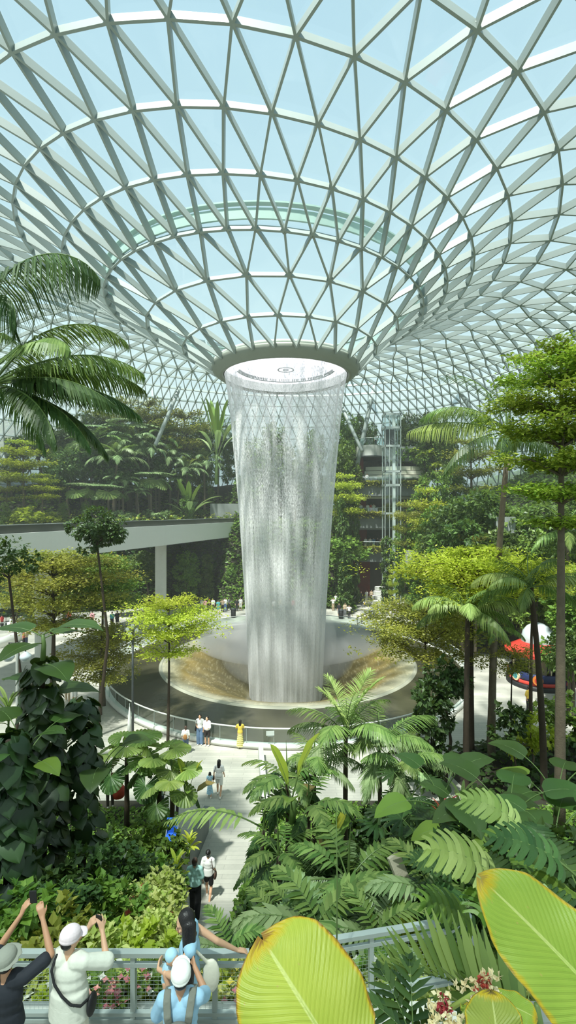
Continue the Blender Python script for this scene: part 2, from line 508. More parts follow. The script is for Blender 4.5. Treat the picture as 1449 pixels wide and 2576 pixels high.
# ---------------------------------------------------------------- pool
pool = thing('round_pool', 'round vortex pool with dark water ring and pale inner basin under the waterfall', 'pool', (PX0, AY, 0))
b = NT('basin water')
v = b.obj(); gx = b.n('SeparateXYZ', Vector=v)
rad = b.n('VectorMath', {'operation': 'LENGTH'}, _0=v) if False else None
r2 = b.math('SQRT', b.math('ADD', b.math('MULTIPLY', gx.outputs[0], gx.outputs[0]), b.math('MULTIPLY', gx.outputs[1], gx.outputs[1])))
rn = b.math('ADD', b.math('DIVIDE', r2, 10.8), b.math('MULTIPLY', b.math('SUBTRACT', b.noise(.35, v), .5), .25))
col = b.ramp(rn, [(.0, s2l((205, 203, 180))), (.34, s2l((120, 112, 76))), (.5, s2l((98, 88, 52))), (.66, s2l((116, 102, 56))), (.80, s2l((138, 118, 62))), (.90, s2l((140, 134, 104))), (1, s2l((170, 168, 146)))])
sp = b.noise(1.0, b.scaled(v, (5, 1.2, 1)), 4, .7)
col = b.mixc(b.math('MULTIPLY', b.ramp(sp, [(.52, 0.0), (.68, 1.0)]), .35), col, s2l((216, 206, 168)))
p = b.n('BsdfPrincipled', Base_Color=col, Roughness=.22)
b.t.links.new(b.bump(b.noise(2.2, v, 4), .25, .08), p.inputs['Normal'])
M_BASIN = b.done(p.outputs[0])
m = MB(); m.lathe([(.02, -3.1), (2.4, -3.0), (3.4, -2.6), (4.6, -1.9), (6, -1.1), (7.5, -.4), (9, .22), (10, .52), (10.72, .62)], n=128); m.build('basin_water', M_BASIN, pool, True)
m = MB(); m.lathe([(10.72, .60), (10.74, .66), (10.86, .66), (10.99, .56)], n=128); m.build('basin_rim', solid('rim stone', (158, 158, 140), .4, var=.06), pool, True)
b = NT('dark pool water')
v = b.obj()
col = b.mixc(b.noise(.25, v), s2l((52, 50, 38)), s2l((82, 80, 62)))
p = b.n('BsdfPrincipled', Base_Color=col, Roughness=.16)
b.t.links.new(b.bump(b.noise(1.3, v, 5), .12, .08), p.inputs['Normal'])
M_DWATER = b.done(p.outputs[0])
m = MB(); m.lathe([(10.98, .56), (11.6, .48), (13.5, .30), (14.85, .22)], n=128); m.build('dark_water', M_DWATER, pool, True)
m = MB(); m.lathe([(14.8, .05), (14.8, .26), (15.0, .30), (15.25, .26), (15.25, .05)], n=128, close=True); m.build('kerb', M_CONC, pool, True)
bal = thing('glass_balustrade', 'curved glass balustrade around the round pool with thin pale top rail', 'balustrade', (PX0, AY, 0))
m = MB(); m.lathe([(15.10, .28), (15.10, 1.16)], n=128); m.build('glass', M_GLASS, bal, True)
m = MB(); m.lathe([(15.07, 1.15), (15.07, 1.21), (15.14, 1.21), (15.14, 1.15)], n=128, close=True); m.build('top_rail', M_WHITE, bal, True)
m = MB(); m.box((0, 0, .72), (.03, .02, .9)); cm = m.mesh('clamp', M_RAIL)
for k in range(30):
    a = 2 * math.pi * (k + .5) / 30 + R(180); a = R(180) + R(180) * (k + .5) / 30
    link('clamp', cm, bal, (15.10 * math.cos(a), 15.10 * math.sin(a), 0), (0, 0, a))
sg = thing('small_sign', 'small pale notice plate fixed to the pool balustrade beside the palm crown', 'sign', (-1.0, 26.84, .95), .066)
m = MB(); m.box((0, 0, 0), (.46, .02, .26)); m.build('plate', solid('plate', (190, 200, 194), .4), sg)
m = MB(); m.box((0, .03, -.16), (.3, .02, .1)); m.build('clip', M_RAIL, sg)

# ---------------------------------------------------------------- mist (real thin fog)
def fog(name, dens, col=(.97, .98, .96), an=.2):
    b = NT(name)
    s = b.n('VolumeScatter', Color=col, Density=dens, Anisotropy=an)
    return b.done(None, s.outputs[0])


mist = thing('spray_mist', 'white spray mist drifting over the pool around the foot of the waterfall', 'mist', (PX0, AY, 0)); tag(mist, kind='stuff')
for nm, c, r, dn in (('mist_core', (0, 0, 2.2), (4.3, 4.3, 4.2), .10), ('mist_foot', (0, 1.0, .6), (6.0, 5.6, 2.6), .08), ('mist_low', (0, 4.2, 1.0), (9.0, 6.2, 1.8), .32)):
    m = MB(); m.ell(c, r, 32, 16); o = m.build(nm, fog(nm, dn), mist, True); tag(o, kind='stuff')

hz = MB(); hz.ell((0, 0, 0), (46, 40, 30), 40, 20)
hz = hz.build('humid_haze', fog('humid_haze', .0014, (.97, .99, .98), .35), None, True, (0, 58, 6)); tag(hz, 'thin humid haze hanging in the whole garden hall', 'haze', kind='stuff')

# ---------------------------------------------------------------- garden deck (the white bridge)
dl = [(-26, 12), (-22.6, 24), (-20.7, 34.2), (-19.6, 39.5), (-17.6, 47), (-14.6, 55.9), (-11.6, 66), (-8.2, 77), (-5.5, 86)]
br = link('bridge_beam', None); tag(br, kind='structure')
def off(pl, d):
    pl = np.array(pl, float); t = np.gradient(pl, axis=0); t /= np.linalg.norm(t, axis=1)[:, None]
    return pl + d * np.stack([t[:, 1], -t[:, 0]], 1)
def ribbon(m, pl, z0, z1, d0, d1):
    a, c = off(pl, d0), off(pl, d1); n = len(pl)
    v = [(*p, z) for q, z in ((a, z0), (c, z0), (c, z1), (a, z1)) for p in q]
    f = [(k * n + i, k * n + i + 1, ((k + 1) % 4) * n + i + 1, ((k + 1) % 4) * n + i) for k in range(4) for i in range(n - 1)] + [(0, n, 2 * n, 3 * n), (n - 1, 4 * n - 1, 3 * n - 1, 2 * n - 1)]
    m.add(v, f)
dl2 = [np.interp(t, range(len(dl)), [p[0] for p in dl]) for t in np.linspace(0, 8, 49)], [np.interp(t, range(len(dl)), [p[1] for p in dl]) for t in np.linspace(0, 8, 49)]
dl2 = list(zip(*dl2))
m = MB()
for i in range(48): ribbon(m, dl2[i:i + 2], 9.5, 11.8, -.1, .22)
m.build('white_fascia', M_WHITE, br)
m = MB(); ribbon(m, dl2, 9.8, 11.6, -6.5, -.1); m.build('deck_slab', M_GREY, br)
m = MB(); ribbon(m, dl2, 11.8, 12.4, -.25, -.05); m.build('dark_parapet', solid('bronze parapet', (78, 82, 74), .5), br)
m = MB(); ribbon(m, dl2, 12.4, 12.46, -.3, 0.0); m.build('parapet_rail', M_GREY, br)
for i, (x, y, r, z) in enumerate(((-20.8, 40.6, .68, 9.8), (-15.6, 58.5, .68, 9.8), (-11.2, 75.5, .68, 9.8))):
    m = MB(); m.lathe([(r, -.1), (r, 9.2), (r * 1.12, 9.5), (r * 1.12, 9.9)], (x, y, 0), 24); o = m.build('column_%d' % (i + 1), M_CONC, smooth=True); tag(o, kind='structure')

# ---------------------------------------------------------------- hills
def hill(name, xs, ys, fz, mat=M_SOIL):
    m = MB(); m.grid(xs, ys, fz); return tag(m.build(name, mat), kind='structure')


def step(t): return np.clip(t, 0, 1) ** 2 * (3 - 2 * np.clip(t, 0, 1))


WX, WY = [-70, -36, -20, -8, -5], [57, 61.5, 67, 76, 78]
wy = lambda x: np.interp(x, WX, WY)


def z_left(x, y):      # planted hill above the wall, rising to the back
    t = y - wy(x)
    return np.where(t < 0, -1.0, 11.0 + 7.5 * step((t - 9) / 11) + .4 * np.sin(x * .5))
def z_leftm(X, Y): return z_left(X, Y)
hill('hill_garden', np.linspace(-64, -5.2, 60), np.linspace(57, 100, 130), z_leftm)


def z_right(x, y):     # right hand slope of the valley
    t = step((x - 17 - .12 * (y - 60)) / 12) * step((y - 44) / 8)
    return 13.5 * t + 6 * step((x - 30) / 8) * step((y - 46) / 8) + .3 * np.sin(x) * t
hill('hill_slope', np.linspace(15, 62, 48), np.linspace(42, 100, 59), lambda X, Y: z_right(X, Y) - .15)


def z_back(x, y):      # slope behind the fall
    t = step((y - 66) / 10)
    return (11.5 * t + 7.5 * step((y - 78) / 6)) * step((9.5 - x) / 2.5) * step((x + 12) / 3)
hill('hill_back', np.linspace(-14, 14, 29), np.linspace(64, 100, 37), lambda X, Y: z_back(X, Y) - .12)
wl = MB()
for i in range(4): wl.bar((WX[i], WY[i] + .2, 5.4), (WX[i + 1], WY[i + 1] + .2, 5.4), .5, 10.9)
tag(wl.build('wall_rear', M_DARK), kind='structure')
wl = MB(); wl.box((-9.5, 80, 12.6), (7, .5, 4.4)); tag(wl.build('wall_grey', M_GREY), kind='structure')

wl = MB(); wl.box((20.2, 44.5, 12.2), (1.8, .5, 1.5)); wl.box((13.9, 53, 8.3), (1.7, .4, 1.6)); tag(wl.build('wall_balcony', M_GREY), kind='structure')
# near bank below the railing
def z_bank(x, y):
    z = np.interp(y, [5.7, 6.6, 8.5, 10.5, 12.5, 15, 18, 20], [7.0, 6.5, 5.2, 4.0, 3.1, 2.2, 1.8, 1.3])
    pc = np.interp(y, [8, 11, 14, 18, 20], [-2.4, -2.35, -2.6, -2.6, -3.2]); hw = np.interp(y, [8, 11, 14, 18, 20], [.6, .7, 1.0, 1.25, 2.2])
    s = step((np.abs(x - pc) - hw) / .5)
    pz = np.interp(y, [5.7, 9, 12, 13.5, 15, 16.5, 20], [6.0, 4.2, 2.7, 1.9, 1.14, .9, .45])
    return pz + (z - pz) * s
hill('hill_bank', np.linspace(-14, 14, 113), np.linspace(5.7, 20, 58), z_bank)


yy = np.linspace(9.5, 19.6, 34)
pcx = np.interp(yy, [8, 11, 14, 18, 20], [-2.4, -2.35, -2.6, -2.6, -3.2]); phw = np.interp(yy, [8, 11, 14, 18, 20], [.6, .7, 1.0, 1.25, 2.2]) + .15
pzz = np.interp(yy, [5.7, 9, 12, 13.5, 15, 16.5, 20], [6.0, 4.2, 2.7, 1.9, 1.14, .9, .45]) + .04
m = MB(); n_ = len(yy); m.add(np.concatenate([np.stack([pcx - phw, yy, pzz], 1), np.stack([pcx + phw, yy, pzz], 1)]), np.array([(i, n_ + i, n_ + i + 1, i + 1) for i in range(n_ - 1)])); tag(m.build('floor_walk', M_PAVE), kind='structure')


def z_bank_r(x, y):
    return np.interp(x, [8.0, 9.5, 13, 20, 30], [.2, 1.4, 1.6, 2.4, 6]) * step((27 - y) / 2.5) + np.interp(x, [17, 21.5, 24, 40], [-.4, -.3, 2.2, 8]) * step((y - 25) / 2)
hill('hill_right', np.linspace(8, 40, 65), np.linspace(19.5, 44, 50), lambda X, Y: z_bank_r(X, Y) - .1)
# ================================================================== plants
def gdir(n, sig=1.0):
    v = rng.normal(size=(n, 3)) * sig
    return v


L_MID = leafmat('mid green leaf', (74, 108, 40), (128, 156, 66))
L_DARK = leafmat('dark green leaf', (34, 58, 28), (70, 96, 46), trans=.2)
L_LIME = leafmat('yellow green leaf', (152, 170, 44), (204, 212, 84), trans=.5, tcol=(190, 204, 60))
L_OLIVE = leafmat('olive leaf', (116, 128, 48), (176, 176, 82), trans=.42, tcol=(180, 184, 70))
L_GREY = leafmat('grey green leaf', (108, 134, 84), (160, 180, 128), trans=.25)
L_PALM = leafmat('palm leaf', (78, 108, 50), (138, 160, 88), .42, .24, .3)
L_PALMD = leafmat('dark palm leaf', (44, 72, 38), (84, 112, 62), .42, .2, .3)
L_PALMY = leafmat('pale palm leaf', (136, 160, 80), (184, 200, 124), .4, .3)
L_BROWN = leafmat('dry leaf', (132, 104, 58), (158, 138, 84), .6, .25)
L_RED = leafmat('red leaf', (140, 40, 44), (196, 84, 72), .5, .3, tcol=(200, 70, 60))
L_WHITE = leafmat('white petal', (228, 228, 216), (246, 244, 232), .6, .3, tcol=(240, 240, 220))
L_PINK = leafmat('pink petal', (214, 120, 128), (238, 170, 160), .6, .3, tcol=(230, 150, 140))
L_YEL = leafmat('yellow petal', (216, 190, 66), (238, 220, 120), .6, .3, tcol=(230, 200, 80))

# leaf templates: length +y, width x
T_OVAL = np.array([(0, 0, 0), (.24, .45, .03), (0, 1, -.08), (-.24, .45, .03)]); F_Q = np.array([(0, 1, 2, 3)])
T_WIDE = np.array([(0, 0, 0), (.36, .42, .05), (0, 1, -.12), (-.36, .42, .05)])
T_STRIP = np.array([(-.35, 0, 0), (.35, 0, 0), (-.5, .5, -.09), (.5, .5, -.09), (-.06, 1, -.36), (.06, 1, -.36)]); F_S = np.array([(0, 1, 3, 2), (2, 3, 5, 4)])


def heart_t(n=5):
    """broad heart leaf, stalk joins at the origin, folded along the midrib"""
    us = np.linspace(0, 1, 7); vs = np.linspace(-1, 1, n)
    w = np.array([.40, .52, .53, .46, .34, .18, .01])
    v, f, uv = [], [], []
    for i, u in enumerate(us):
        for q in vs:
            y = u - .26 * abs(q) ** 1.5 * (1 - u) ** 2
            v.append((w[i] * q, y, .10 * abs(q) - .16 * u * u - .12 * abs(q) ** 2)); uv.append((u, q))
    for i in range(6):
        for j in range(n - 1): f.append((i * n + j, i * n + j + 1, (i + 1) * n + j + 1, (i + 1) * n + j))
    return np.array(v), np.array(f), np.array(uv)


T_HEART, F_H, UV_H = heart_t()


def curve(L, e0, droop, p=1.4, n=14):
    t = np.linspace(0, 1, n); a = e0 - droop * t ** p
    dx, dz = np.cos(a), np.sin(a)
    x = np.concatenate([[0], np.cumsum((dx[1:] + dx[:-1]) / 2)]) * L / (n - 1); z = np.concatenate([[0], np.cumsum((dz[1:] + dz[:-1]) / 2)]) * L / (n - 1)
    return t, np.stack([x, 0 * x, z], 1), a


def frond_mesh(L=3.0, e0=.9, droop=1.6, n=46, lf=.62, lw=.045, vee=.25, hang=.5, t0=.16, p=1.4, mat=None, stem=None, wid=.032, prof=None, seed=0, twist=0.0):
    r = np.random.default_rng(seed)
    t, q, a = curve(L, e0, droop, p, 16)
    m = MB(); m.tube(q, np.linspace(wid, wid * .18, 16), 5)
    m.cur = 1
    tt = np.repeat(np.linspace(t0, 1, n) ** .92, 2) + r.normal(size=2 * n) * .004; tt = np.clip(tt, 0, 1)
    sd = np.tile([1.0, -1.0], n)
    ang = np.interp(tt, t, a)
    pos = np.stack([np.interp(tt, t, q[:, 0]), 0 * tt, np.interp(tt, t, q[:, 2])], 1)
    tan = np.stack([np.cos(ang), 0 * ang, np.sin(ang)], 1); nor = np.stack([-np.sin(ang), 0 * ang, np.cos(ang)], 1)
    s = (tt - t0) / (1 - t0)
    sweep = R(28) + R(42) * s ** 1.5 + r.normal(size=2 * n) * .05
    d = (np.cos(sweep) * sd)[:, None] * np.array([0, 1.0, 0]) + np.sin(sweep)[:, None] * tan + (vee + r.normal(size=2 * n) * .06)[:, None] * nor
    d[:, 2] -= hang * .45
    ll = lf * (np.interp(s, [0, .12, .45, .8, 1], [.5, .85, 1, .7, .32] if prof is None else prof)) * (1 + r.normal(size=2 * n) * .05)
    S = np.stack([np.full(2 * n, lw) * (.6 + .4 * ll / lf) * (1 + r.normal(size=2 * n) * .1), ll, ll * hang * 1.6], 1)
    m.leaves(T_STRIP, F_S, pos, d, np.broadcast_to([0, 0, 1.0], (2 * n, 3)), S)
    return m.mesh('frond', [stem or M_PGREEN, mat or L_PALM])


def palm(name, label, cat, h, fr, trunk_r=.10, mats=None, bark=None, crown=0.0, bend=.05, ring=True, group=None, spear=True):
    """fr: list of (azimuth deg, frond mesh, scale)"""
    root = thing(name, label, cat, group=group)
    k = 22; zz = np.linspace(0, h, k); bx = bend * h * (zz / max(h, .01)) ** 2
    rr = trunk_r * (1.25 - .45 * zz / max(h, .01)) * (1 + (.06 * (np.arange(k) % 2) if ring else 0))
    m = MB(); m.tube(np.stack([bx, 0 * bx, zz], 1), rr, 10); m.build('trunk', bark or M_BARK, root, True)
    top = np.array([bx[-1], 0, h])
    if crown:
        m = MB(); m.tube([top, top + (0, 0, crown * .6), top + (0, 0, crown)], [trunk_r * .95, trunk_r * .8, trunk_r * .35], 10); m.build('crownshaft', M_PGREEN, root, True)
        top = top + (0, 0, crown * .92)
    if spear:
        m = MB(); m.tube([top, top + (.02, 0, .5), top + (.05, 0, 1.1)], [.03, .02, .004], 5); m.build('spear_leaf', M_PGREEN, root)
    for az, me, sc in fr: link('frond', me, root, top, (rng.normal() * .12, 0, R(az)), sc)
    return root


def fronds(meshes, n, seed=0, jit=8, sc=(.85, 1.1)):
    """meshes go from the youngest (upright) to the oldest (hanging)"""
    r = np.random.default_rng(seed); out = []
    for k in range(n):
        out.append((k * 137.5 + r.normal() * jit, meshes[min(len(meshes) - 1, int(k / n * len(meshes)))], sc[0] + (sc[1] - sc[0]) * r.random()))
    return out


def blade_pts(L, W, e0, droop, nu=18, nv=8, prof=None, fold=.25, wave=0.0, pet=0.0, p=1.3, seed=0, edgecurl=0.0):
    """a long paddle leaf with its stalk, growing along +x; returns stalk points and blade grid"""
    r = np.random.default_rng(seed)
    tot = L + pet; n = 40
    t, q, a = curve(tot, e0, droop, p, n)
    u = np.linspace(0, 1, nu); tu = (pet + u * L) / tot
    c = np.stack([np.interp(tu, t, q[:, i]) for i in range(3)], 1); an = np.interp(tu, t, a)
    w = np.interp(u, *(prof or ([0, .06, .2, .45, .7, .88, .97, 1], [.02, .3, .78, 1, .92, .55, .2, .01]))) * W / 2
    v = np.linspace(-1, 1, 2 * nv + 1)
    nor = np.stack([-np.sin(an), 0 * an, np.cos(an)], 1)
    ph = r.random() * 6
    g = c[:, None] + (w[:, None] * v[None])[:, :, None] * np.array([0, 1.0, 0]) * math.cos(fold)
    lift = w[:, None] * (np.abs(v)[None] * math.sin(fold) - edgecurl * v[None] ** 2) + wave * W * np.sin(u[:, None] * 14 + ph + np.sign(v)[None] * 1.3) * np.abs(v)[None] ** 2
    g = g + lift[:, :, None] * nor[:, None]
    g[:, :, 0] -= 0
    uv = np.stack(np.broadcast_arrays(u[:, None], v[None] * .5 + .5), 2)
    k = np.searchsorted(t, pet / tot)
    return q, t, g, uv, c


def blade_mesh(L, W, e0, droop, mat, pet=0.0, stem=None, sr=.012, **kw):
    q, t, g, uv, c = blade_pts(L, W, e0, droop, pet=pet, **kw)
    m = MB(); m.tube(q[::3] - np.array([0, 0, .004]), np.linspace(sr, sr * .25, len(q[::3])), 6)
    m.cur = 1
    nu, nv = g.shape[:2]
    i, j = np.meshgrid(np.arange(nu - 1), np.arange(nv - 1), indexing='ij'); a = (i * nv + j).ravel()
    m.add(g.reshape(-1, 3), np.stack([a, a + nv, a + nv + 1, a + 1], 1), uv.reshape(-1, 2))
    return m.mesh('leaf', [stem or M_PGREEN, mat], True, True)


def split_mesh(L, W, e0, droop, mat, pet, lobes=8, holes=.38, seed=0, stem=None, fold=.25, sr=.012, heart=.22):
    """monstera-like leaf: lobes cut in from the edge"""
    r = np.random.default_rng(seed)
    tot = L + pet
    t, q, a = curve(tot, e0, droop, 1.3, 40)
    m = MB(); m.tube(q[::3], np.linspace(sr, sr * .3, len(q[::3])), 6); m.cur = 1
    def mid(u):
        tu = (pet + u * L) / tot
        return np.array([np.interp(tu, t, q[:, i]) for i in range(3)]), np.interp(tu, t, a)
    us = np.linspace(0, 1, lobes + 1)
    for sd in (-1, 1):
        for k in range(lobes):
            uc, h = (us[k] + us[k + 1]) / 2, .5 / lobes
            reach = W / 2 * np.interp(uc, [0, .15, .4, .7, .9, 1], [.72, .95, 1, .8, .5, .25]) * (1 + r.normal() * .04)
            vs, f = [], []
            st = [0, .3, holes, (holes + .9) / 2, .92, 1.0]; wd = [1, 1, 1, .92, .86, .42]
            for s, wq in zip(st, wd):
                for e in (-1, 0, 1):
                    u = uc + e * h * wq + s * s * .16 - heart * s * max(0, .35 - uc) * 1.5
                    o, an = mid(min(max(u, -.3), 1.0)); over = max(0, u - 1) * L + min(0, u + .3) * 0
                    if u < 0: o = o + np.array([math.cos(an), 0, math.sin(an)]) * u * L * .0
                    nor = np.array([-math.sin(an), 0, math.cos(an)]); tan = np.array([math.cos(an), 0, math.sin(an)])
                    vs.append(o + tan * over + np.array([0, sd, 0]) * reach * s * math.cos(fold) + nor * (reach * s * math.sin(fold) - .18 * reach * s * s * 1.6 + (.012 if e == 0 else 0) * 1.5))
            for i in range(len(st) - 1):
                for j in range(2):
                    z = i * 3 + j; f.append((z, z + 1, z + 4, z + 3))
            m.add(vs, np.array(f), np.tile([.5, .5], (len(vs), 1)))
    return m.mesh('leaf', [stem or M_PGREEN, mat], False, True)


def fan_mesh(rad, mat, pet=1.0, e0=.9, droop=1.0, seg=18, span=290, cut=.0, pleat=.05, sr=.014, tilt=.5, stem=None):
    """round pleated fan leaf on a stalk"""
    t, q, a = curve(pet, e0, droop, 1.3, 12)
    m = MB(); m.tube(q, np.linspace(sr, sr * .6, 12), 5); m.cur = 1
    o = q[-1]; an = a[-1] - tilt
    tan = np.array([math.cos(an), 0, math.sin(an)]); nor = np.array([-math.sin(an), 0, math.cos(an)]); y = np.array([0, 1.0, 0])
    for k in range(seg):
        a0, a1 = R(-span / 2 + span * k / seg), R(-span / 2 + span * (k + 1) / seg); am = (a0 + a1) / 2
        vs = []
        for s in (0.02, .55, .9, 1.0):
            sh = 1 - cut * max(0, (s - .5) / .5)
            for e, z in ((-1, 0), (0, pleat), (1, 0)):
                g = am + e * (a1 - a0) / 2 * sh
                vs.append(o + rad * s * (math.cos(g) * tan + math.sin(g) * y) + nor * rad * (z * s * 1.5 - .22 * s * s))
        m.add(vs, np.array([(i * 3 + j, i * 3 + j + 1, i * 3 + j + 4, i * 3 + j + 3) for i in range(3) for j in range(2)]), np.tile([.5, .5], (12, 1)))
    return m.mesh('leaf', [stem or M_PGREEN, mat], False, True)


def rosette(name, label, cat, leaves, stem_h=0.0, stem_r=.03, group=None, bark=None, lname='leaf'):
    """leaves: list of (azimuth, mesh, scale, height on the stem)"""
    root = thing(name, label, cat, group=group)
    m = MB(); hh = max(stem_h, .12); m.tube([(0, 0, -.1), (.02, 0, hh * .5), (0, 0, hh)], [stem_r * 1.3, stem_r * 1.1, stem_r * .7], 8); m.build('stem', bark or M_PGREEN, root, True)
    for az, me, sc, z in leaves: link(lname, me, root, (0, 0, z), (0, 0, R(az)), sc)
    return root


def ring_leaves(meshes, n, h=0.0, seed=0, sc=(.8, 1.1), h0=0.0):
    r = np.random.default_rng(seed)
    return [(k * 137.5 + r.normal() * 10, meshes[min(len(meshes) - 1, int(k / n * len(meshes)))], sc[0] + (sc[1] - sc[0]) * r.random(), h - (h - h0) * (k / max(1, n - 1))) for k in range(n)]


def tier_tree(name, label, cat, h, tiers, trunk_r=.13, mat=None, n=5200, leaf=.17, bark=None, group=None, seed=0, bend=.02, flat=.16, nb=9):
    """tall thin trunk, branches in flat layers; tiers: (height fraction, radius)"""
    r = np.random.default_rng(seed)
    root = thing(name, label, cat, group=group)
    zz = np.linspace(0, h, 14); bx = bend * h * np.sin(zz / h * 2.4); by = bend * .5 * h * np.sin(zz / h * 3.6)
    sp = np.stack([bx, by, zz], 1)
    m = MB(); m.tube(sp, trunk_r * (1.1 - .85 * (zz / h) ** 1.3), 9)
    tot = sum(rad * rad for _f, rad in tiers)
    crowns = []
    for fz, rad in tiers:
        z0 = fz * h; o = np.array([np.interp(z0, zz, bx), np.interp(z0, zz, by), z0])
        cs = []
        for k in range(nb):
            az = k * 2.4 + r.normal() * .25; L = rad * (.72 + .4 * r.random())
            e = o + np.array([math.cos(az) * L, math.sin(az) * L, rad * (.10 + .16 * r.random())])
            md = o + (e - o) * .5 + np.array([r.normal() * .1, r.normal() * .1, rad * .09])
            b0 = o - (0, 0, .12 * rad)
            m.tube([b0, md, e], [trunk_r * .30, trunk_r * .18, trunk_r * .05], 5, False)
            for s in np.linspace(.28, 1, 6):
                c = (1 - s) ** 2 * b0 + 2 * s * (1 - s) * md + s * s * e
                for _ in range(2):
                    cs.append(c + np.array([r.normal(), r.normal(), 0]) * rad * .13 * (.5 + s))
        cs = np.array(cs)
        cnt = int(n * rad * rad / tot)
        c = cs[r.integers(len(cs), size=cnt)] + r.normal(size=(cnt, 3)) * np.array([1, 1, 0]) * rad * .10 + np.array([0, 0, 1]) * (r.normal(size=(cnt, 1)) * .5 + .35) * rad * flat * .7
        d = r.normal(size=(cnt, 3)) * np.array([1, 1, .35]); up = r.normal(size=(cnt, 3)) * .45 + np.array([0, 0, 1])
        g = MB(); g.leaves(T_OVAL, F_Q, c, d, up, leaf * (.7 + .6 * r.random(cnt)))
        crowns.append(g)
    m.build('trunk', bark or M_BARK, root, True)
    for g in crowns: g.build('foliage', mat or L_LIME, root)
    return root


def bushy(name, label, cat, h, blobs, trunk_r=.12, mat=None, n=4200, leaf=.24, T=None, bark=None, group=None, seed=0, stemz=None, extra=None):
    """round-crowned tree or shrub; blobs: (x, y, z, r)"""
    r = np.random.default_rng(seed)
    root = thing(name, label, cat, group=group)
    m = MB()
    c0 = np.array([0, 0, (stemz if stemz is not None else min(b[2] for b in blobs))])
    m.tube([(0, 0, -.2), (.05 * h, 0, c0[2] * .5), tuple(c0)], [trunk_r, trunk_r * .8, trunk_r * .55], 8, False)
    for b_ in blobs: m.tube([tuple(c0 - (0, 0, .1)), tuple((c0 + np.array(b_[:3])) / 2), tuple(b_[:3])], [trunk_r * .5, trunk_r * .3, trunk_r * .1], 5, False)
    m.build('trunk', bark or M_BARK, root, True)
    g = MB(); tot = sum(b_[3] ** 2 for b_ in blobs)
    for b_ in blobs:
        k = int(n * b_[3] ** 2 / tot)
        u = r.normal(size=(k, 3)); u /= np.linalg.norm(u, axis=1)[:, None]
        rr = b_[3] * (.55 + .5 * r.random((k, 1)) ** .6)
        # leaves gather in sprays
        cl = r.normal(size=(max(8, k // 16), 3)); cl /= np.linalg.norm(cl, axis=1)[:, None]
        pick = cl[r.integers(len(cl), size=k)]; u = pick + u * .22; u /= np.linalg.norm(u, axis=1)[:, None]
        c = np.array(b_[:3]) + u * rr * np.array([1, 1, .85])
        d = u * .7 + r.normal(size=(k, 3)) * .6 - np.array([0, 0, .25]); up = u * .6 + np.array([0, 0, .9]) + r.normal(size=(k, 3)) * .3
        g.leaves(T_WIDE if T is None else T, F_Q, c, d, up, leaf * (.6 + .7 * r.random(k)))
    g.build('foliage', mat or L_MID, root)
    if extra:                                   # flowers among the leaves
        fm, cnt, fs = extra
        g = MB()
        for b_ in blobs:
            k = max(2, int(cnt * b_[3] ** 2 / tot)); u = r.normal(size=(k, 3)); u[:, 2] = np.abs(u[:, 2]); u /= np.linalg.norm(u, axis=1)[:, None]
            c = np.array(b_[:3]) + u * b_[3] * 1.05
            for w_ in range(4):
                a = w_ * 1.57; d = np.stack([np.full(k, math.cos(a)), np.full(k, math.sin(a)), np.full(k, .35)], 1)
                g.leaves(T_WIDE, F_Q, c, d, (0, 0, 1), fs)
        g.build('blossom', fm, root)
    return root


def scatter_cover(name, label, cat, mat, pts, leaf, seed=0, up=.5, T=None, layers=1):
    """uncountable low leaves over a surface"""
    r = np.random.default_rng(seed); k = len(pts)
    d = r.normal(size=(k, 3)) * np.array([1, 1, .4]) + np.array([0, -.2, 0]); n = r.normal(size=(k, 3)) * .4 + np.array([0, -.25, 1])
    g = MB(); g.leaves(T_WIDE if T is None else T, F_Q, pts, d, n, leaf * (.6 + .8 * r.random(k)))
    return tag(g.build(name, mat), label, cat, kind='stuff')


class Proto:
    """the first place() moves the model itself, later ones copy it with its parts"""
    def __init__(s, root, h): s.root, s.h, s.used = root, h, False

    def at(s, loc, scale, rz, label, group=None, name=None):
        o = s.root if not s.used else copy_tree(s.root)
        s.used = True
        o.location = tuple(float(v) for v in loc); o.scale = (scale,) * 3 if not isinstance(scale, tuple) else scale
        o.rotation_euler = (0, 0, rz); o['label'] = label
        if name: o.name = name
        if group: o['group'] = group
        elif 'group' in o: del o['group']
        return o


def ground(x, y):
    if x < -5.5 and y > wy(x): return float(z_left(np.array(x), np.array(y)))
    if y > 64 and abs(x) < 10: return float(z_back(np.array(float(x)), np.array(float(y))))
    if y > 44 and x > 15: return float(z_right(np.array(float(x)), np.array(float(y))))
    if x > 8 and 19.5 < y <= 44: return max(0, float(z_bank_r(np.array(float(x)), np.array(float(y)))))
    if y < 20: return float(z_bank(np.array(float(x)), np.array(float(y))))
    return float(gz(x, y))


def top_at(proto, px, py, d, label, z=None, rz=None, w=1.0, group=None, name=None):
    """stand the plant on the ground at depth d so that its top reaches the pixel"""
    p = P(px, py, d)
    z = ground(p[0], d) if z is None else z
    s = max(.05, (p[2] - z) / proto.h)
    return proto.at((p[0], d, z - .05), (s * w, s * w, s), rng.random() * 6.28 if rz is None else rz, label, group, name)
